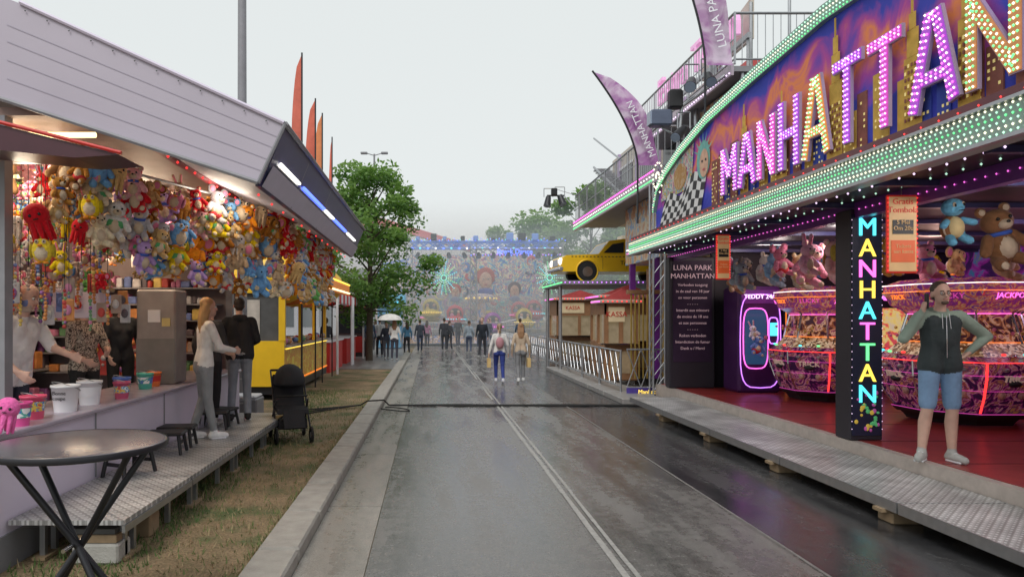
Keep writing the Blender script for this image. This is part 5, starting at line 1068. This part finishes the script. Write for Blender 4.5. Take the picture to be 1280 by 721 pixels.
def truss(p,q,s,m_,st=.6):
    p=Vector(p);q=Vector(q);d=(q-p).normalized(); a=Vector((0,1,0)) if abs(d.y)<.9 else Vector((0,0,1)); u=d.cross(a).normalized()*s/2; v=d.cross(u).normalized()*s/2; n=max(1,int((q-p).length/st))
    for su,sv in((1,1),(1,-1),(-1,1),(-1,-1)): G.cyl(tuple(p+u*su+v*sv),tuple(q+u*su+v*sv),.035,.035,m_,5)
    for k in range(n):
        a_=p.lerp(q,k/n);b_=p.lerp(q,(k+1)/n)
        for sv in(1,-1): G.cyl(tuple(a_+u+v*sv),tuple(b_-u+v*sv),.02,.02,m_,4); G.cyl(tuple(a_-u+v*sv),tuple(b_+u+v*sv),.02,.02,m_,4)
blt=mat('ride_truss_blue',(.16,.28,.6),.4,.1,emit=.12,ecol=(.1,.25,1))
for x in(-1.4,2.9,8.7): truss((x,Y,.6),(x,Y,6.9),.4,steel)
truss((-1.4,Y,6.7),(8.7,Y,6.7),.5,blt); truss((2.6,Y-.5,6.2),(8.7,Y-.5,6.2),.4,steel); truss((-3.5,Y,5.2),(-1.4,Y,5.6),.35,blt); truss((-1.4,Y+4,7.1),(8.7,Y+4,7.1),.4,blt)
for x in(.5,1.8,4.5,6,7.4): truss((x,Y,6.9),(x+.0,Y+4,7.1),.3,blt)
for x in range(0,20): G.sph((-1.2+x*.52,Y-.4,6.45),.07,(L_blue,L_cyan,L_blue,L_white)[x%4],8,5); 
for x in range(0,52): G.sph((-1.2+x*.2,Y-.4,6.98+.06*(x%3)),.035,(L_blue,L_cyan,L_blue)[x%3],6,4)
for x in range(0,32): G.sph((2.7+x*.19,Y-.8,5.95+.05*(x%2)),.04,(L_blue,L_vio)[x%2],6,4)
for k in range(10): spot(-.8+k*1.0,Y-.7,6.1,.16,(rg.uniform(-.4,.4),-.6,-.8)); 
for k in range(10): x_=-1.1+k*1.0+rg.uniform(-.2,.2); G.box(x_,x_+rg.uniform(.2,.5),Y-.5,Y-.2,7.0,7.0+rg.uniform(.15,.5),(blt,dark)[k%2],.03)
for cx,cz in((.9,4.5),(8.0,4.5)):
    for k in range(18):
        a=k*math.pi/9; G.line_bulbs((cx+.12*math.cos(a),Y-.2,cz+.12*math.sin(a)),(cx+.95*math.cos(a),Y-.2,cz+1.15*math.sin(a)),.13,.04,(L_mint,L_cyan,L_green)[k%3]); G.cyl((cx,Y-.15,cz),(cx+.95*math.cos(a),Y-.15,cz+1.1*math.sin(a)),.02,.02,steel,4)
for k in range(9):
    a=k*2*math.pi/9; x=3.6+3.8*math.cos(a); y=Y+2.6+2.2*math.sin(a); c=rg.choice([(.7,.55,.05),(.05,.2,.7),(.7,.08,.12),(.35,.05,.45)])
    mm=mat('gondola_%s'%str(c),c,.3); dz=.5*math.sin(a*2+1); z=1.7+dz; G.sph((x,y,z-.1),(.7,.6,.35),mm,14,8); G.sph((x,y+.35,z+.4),(.6,.2,.6),mm,12,8); G.sph((x,y+.1,z+.35),(.45,.15,.42),dark,10,6)
    for s in(-.22,.22): G.sph((x+s,y,z+.5),.12,fm,8,6); G.sph((x+s,y,z+.22),(.16,.14,.22),rg.choice(goods),8,6)
    G.cyl((x,y,z-.2),(3.6,Y+2.6,1.2),.09,.09,steel,6); G.bulbs([(x+.72*math.cos(b),y-.62*abs(math.sin(b)),z) for b in [i*.5 for i in range(12)]],.05,(L_cyan,L_pink,L_yel)[k%3])
G.cyl((3.6,Y+2.6,.7),(3.6,Y+2.6,3.2),.5,.3,bd2,16); G.sph((3.6,Y+2.6,3.2),(1.1,1.1,.35),bd2,16,8); G.bulbs([(3.6+1.1*math.cos(i*.35),Y+2.6+1.1*math.sin(i*.35),3.2) for i in range(18)],.07,L_yel)
for k in range(22): G.box(-2.4+k*.52,-1.95+k*.52,Y-1.62,Y-1.58,.15,.65,bd2); G.cyl((-2.4+k*.52,Y-1.6,.6),(-2.4+k*.52,Y-1.6,1.5),.02,.02,steel,5)
G.tube([(-2.4,Y-1.6,1.5),(9,Y-1.6,1.5)],.03,steel,6); G.tube([(-2.4,Y-1.6,1.1),(9,Y-1.6,1.1)],.02,steel,6)
G.text('Break Dance',(5.6,Y-.75,6.2),(1,0,0),(0,0,1),.45,L_blue,.03)
G.build('spinning_fairground_ride')
G=MB(); bb=mat('booth_blue',(.10,.30,.50),.5); G.box(-3.1,-1.7,40,42,.05,2.6,bb,.03); G.box(-3.0,-1.8,39.98,40,1.1,2.0,glass); G.box(-3.3,-1.5,39.7,42.2,2.6,3.2,mat('booth_blue2',(.15,.45,.65),.5,emit=.15),.05); G.line_bulbs((-3.3,39.68,2.7),(-1.5,39.68,2.7),.15,.04,L_cyan); G.build('ride_ticket_booth')
G=MB(); G.box(-14,2.5,62,74,0,7.2,mat('hall_wall',(.42,.42,.45),.7)); 
G.prism([(-14.5,61.5,7.6),(-5,61.5,11.0),(3.6,61.5,8.4),(3.6,61.5,7.8),(-5,61.5,10.3),(-14.5,61.5,7.0)],(0,13,0),mat('hall_roof_red',(.55,.09,.10),.6)); G.prism([(-14.5,61.3,6.8),(-5,61.3,10.2),(3.5,61.3,7.7),(3.5,61.3,6.8),(-14.5,61.3,5.6)],(0,.15,0),mat('hall_front_white',(.62,.62,.64),.6))
for k in range(9): G.box(-13.5+k*1.7,-12.4+k*1.7,61.95,62.0,1,4.2,glass)
G.build('fairground_hall')
def fog(name,b,dens):
    vm=bpy.data.materials.new(name); vm.use_nodes=True; vn=vm.node_tree; vn.nodes.remove(vn.nodes['Principled BSDF']); vs=vn.nodes.new('ShaderNodeVolumeScatter'); vs.inputs['Color'].default_value=(.86,.95,1,1); vs.inputs['Density'].default_value=dens; vn.links.new(vs.outputs[0],vn.nodes['Material Output'].inputs['Volume'])
    G=MB(); G.box(*b,vm); G.build('smoke')
fog('thin_haze',(-9,14,36,56,.02,8.0),.040)
fog('low_smoke',(-4,9.5,43.0,51.5,.03,3.4),.075)
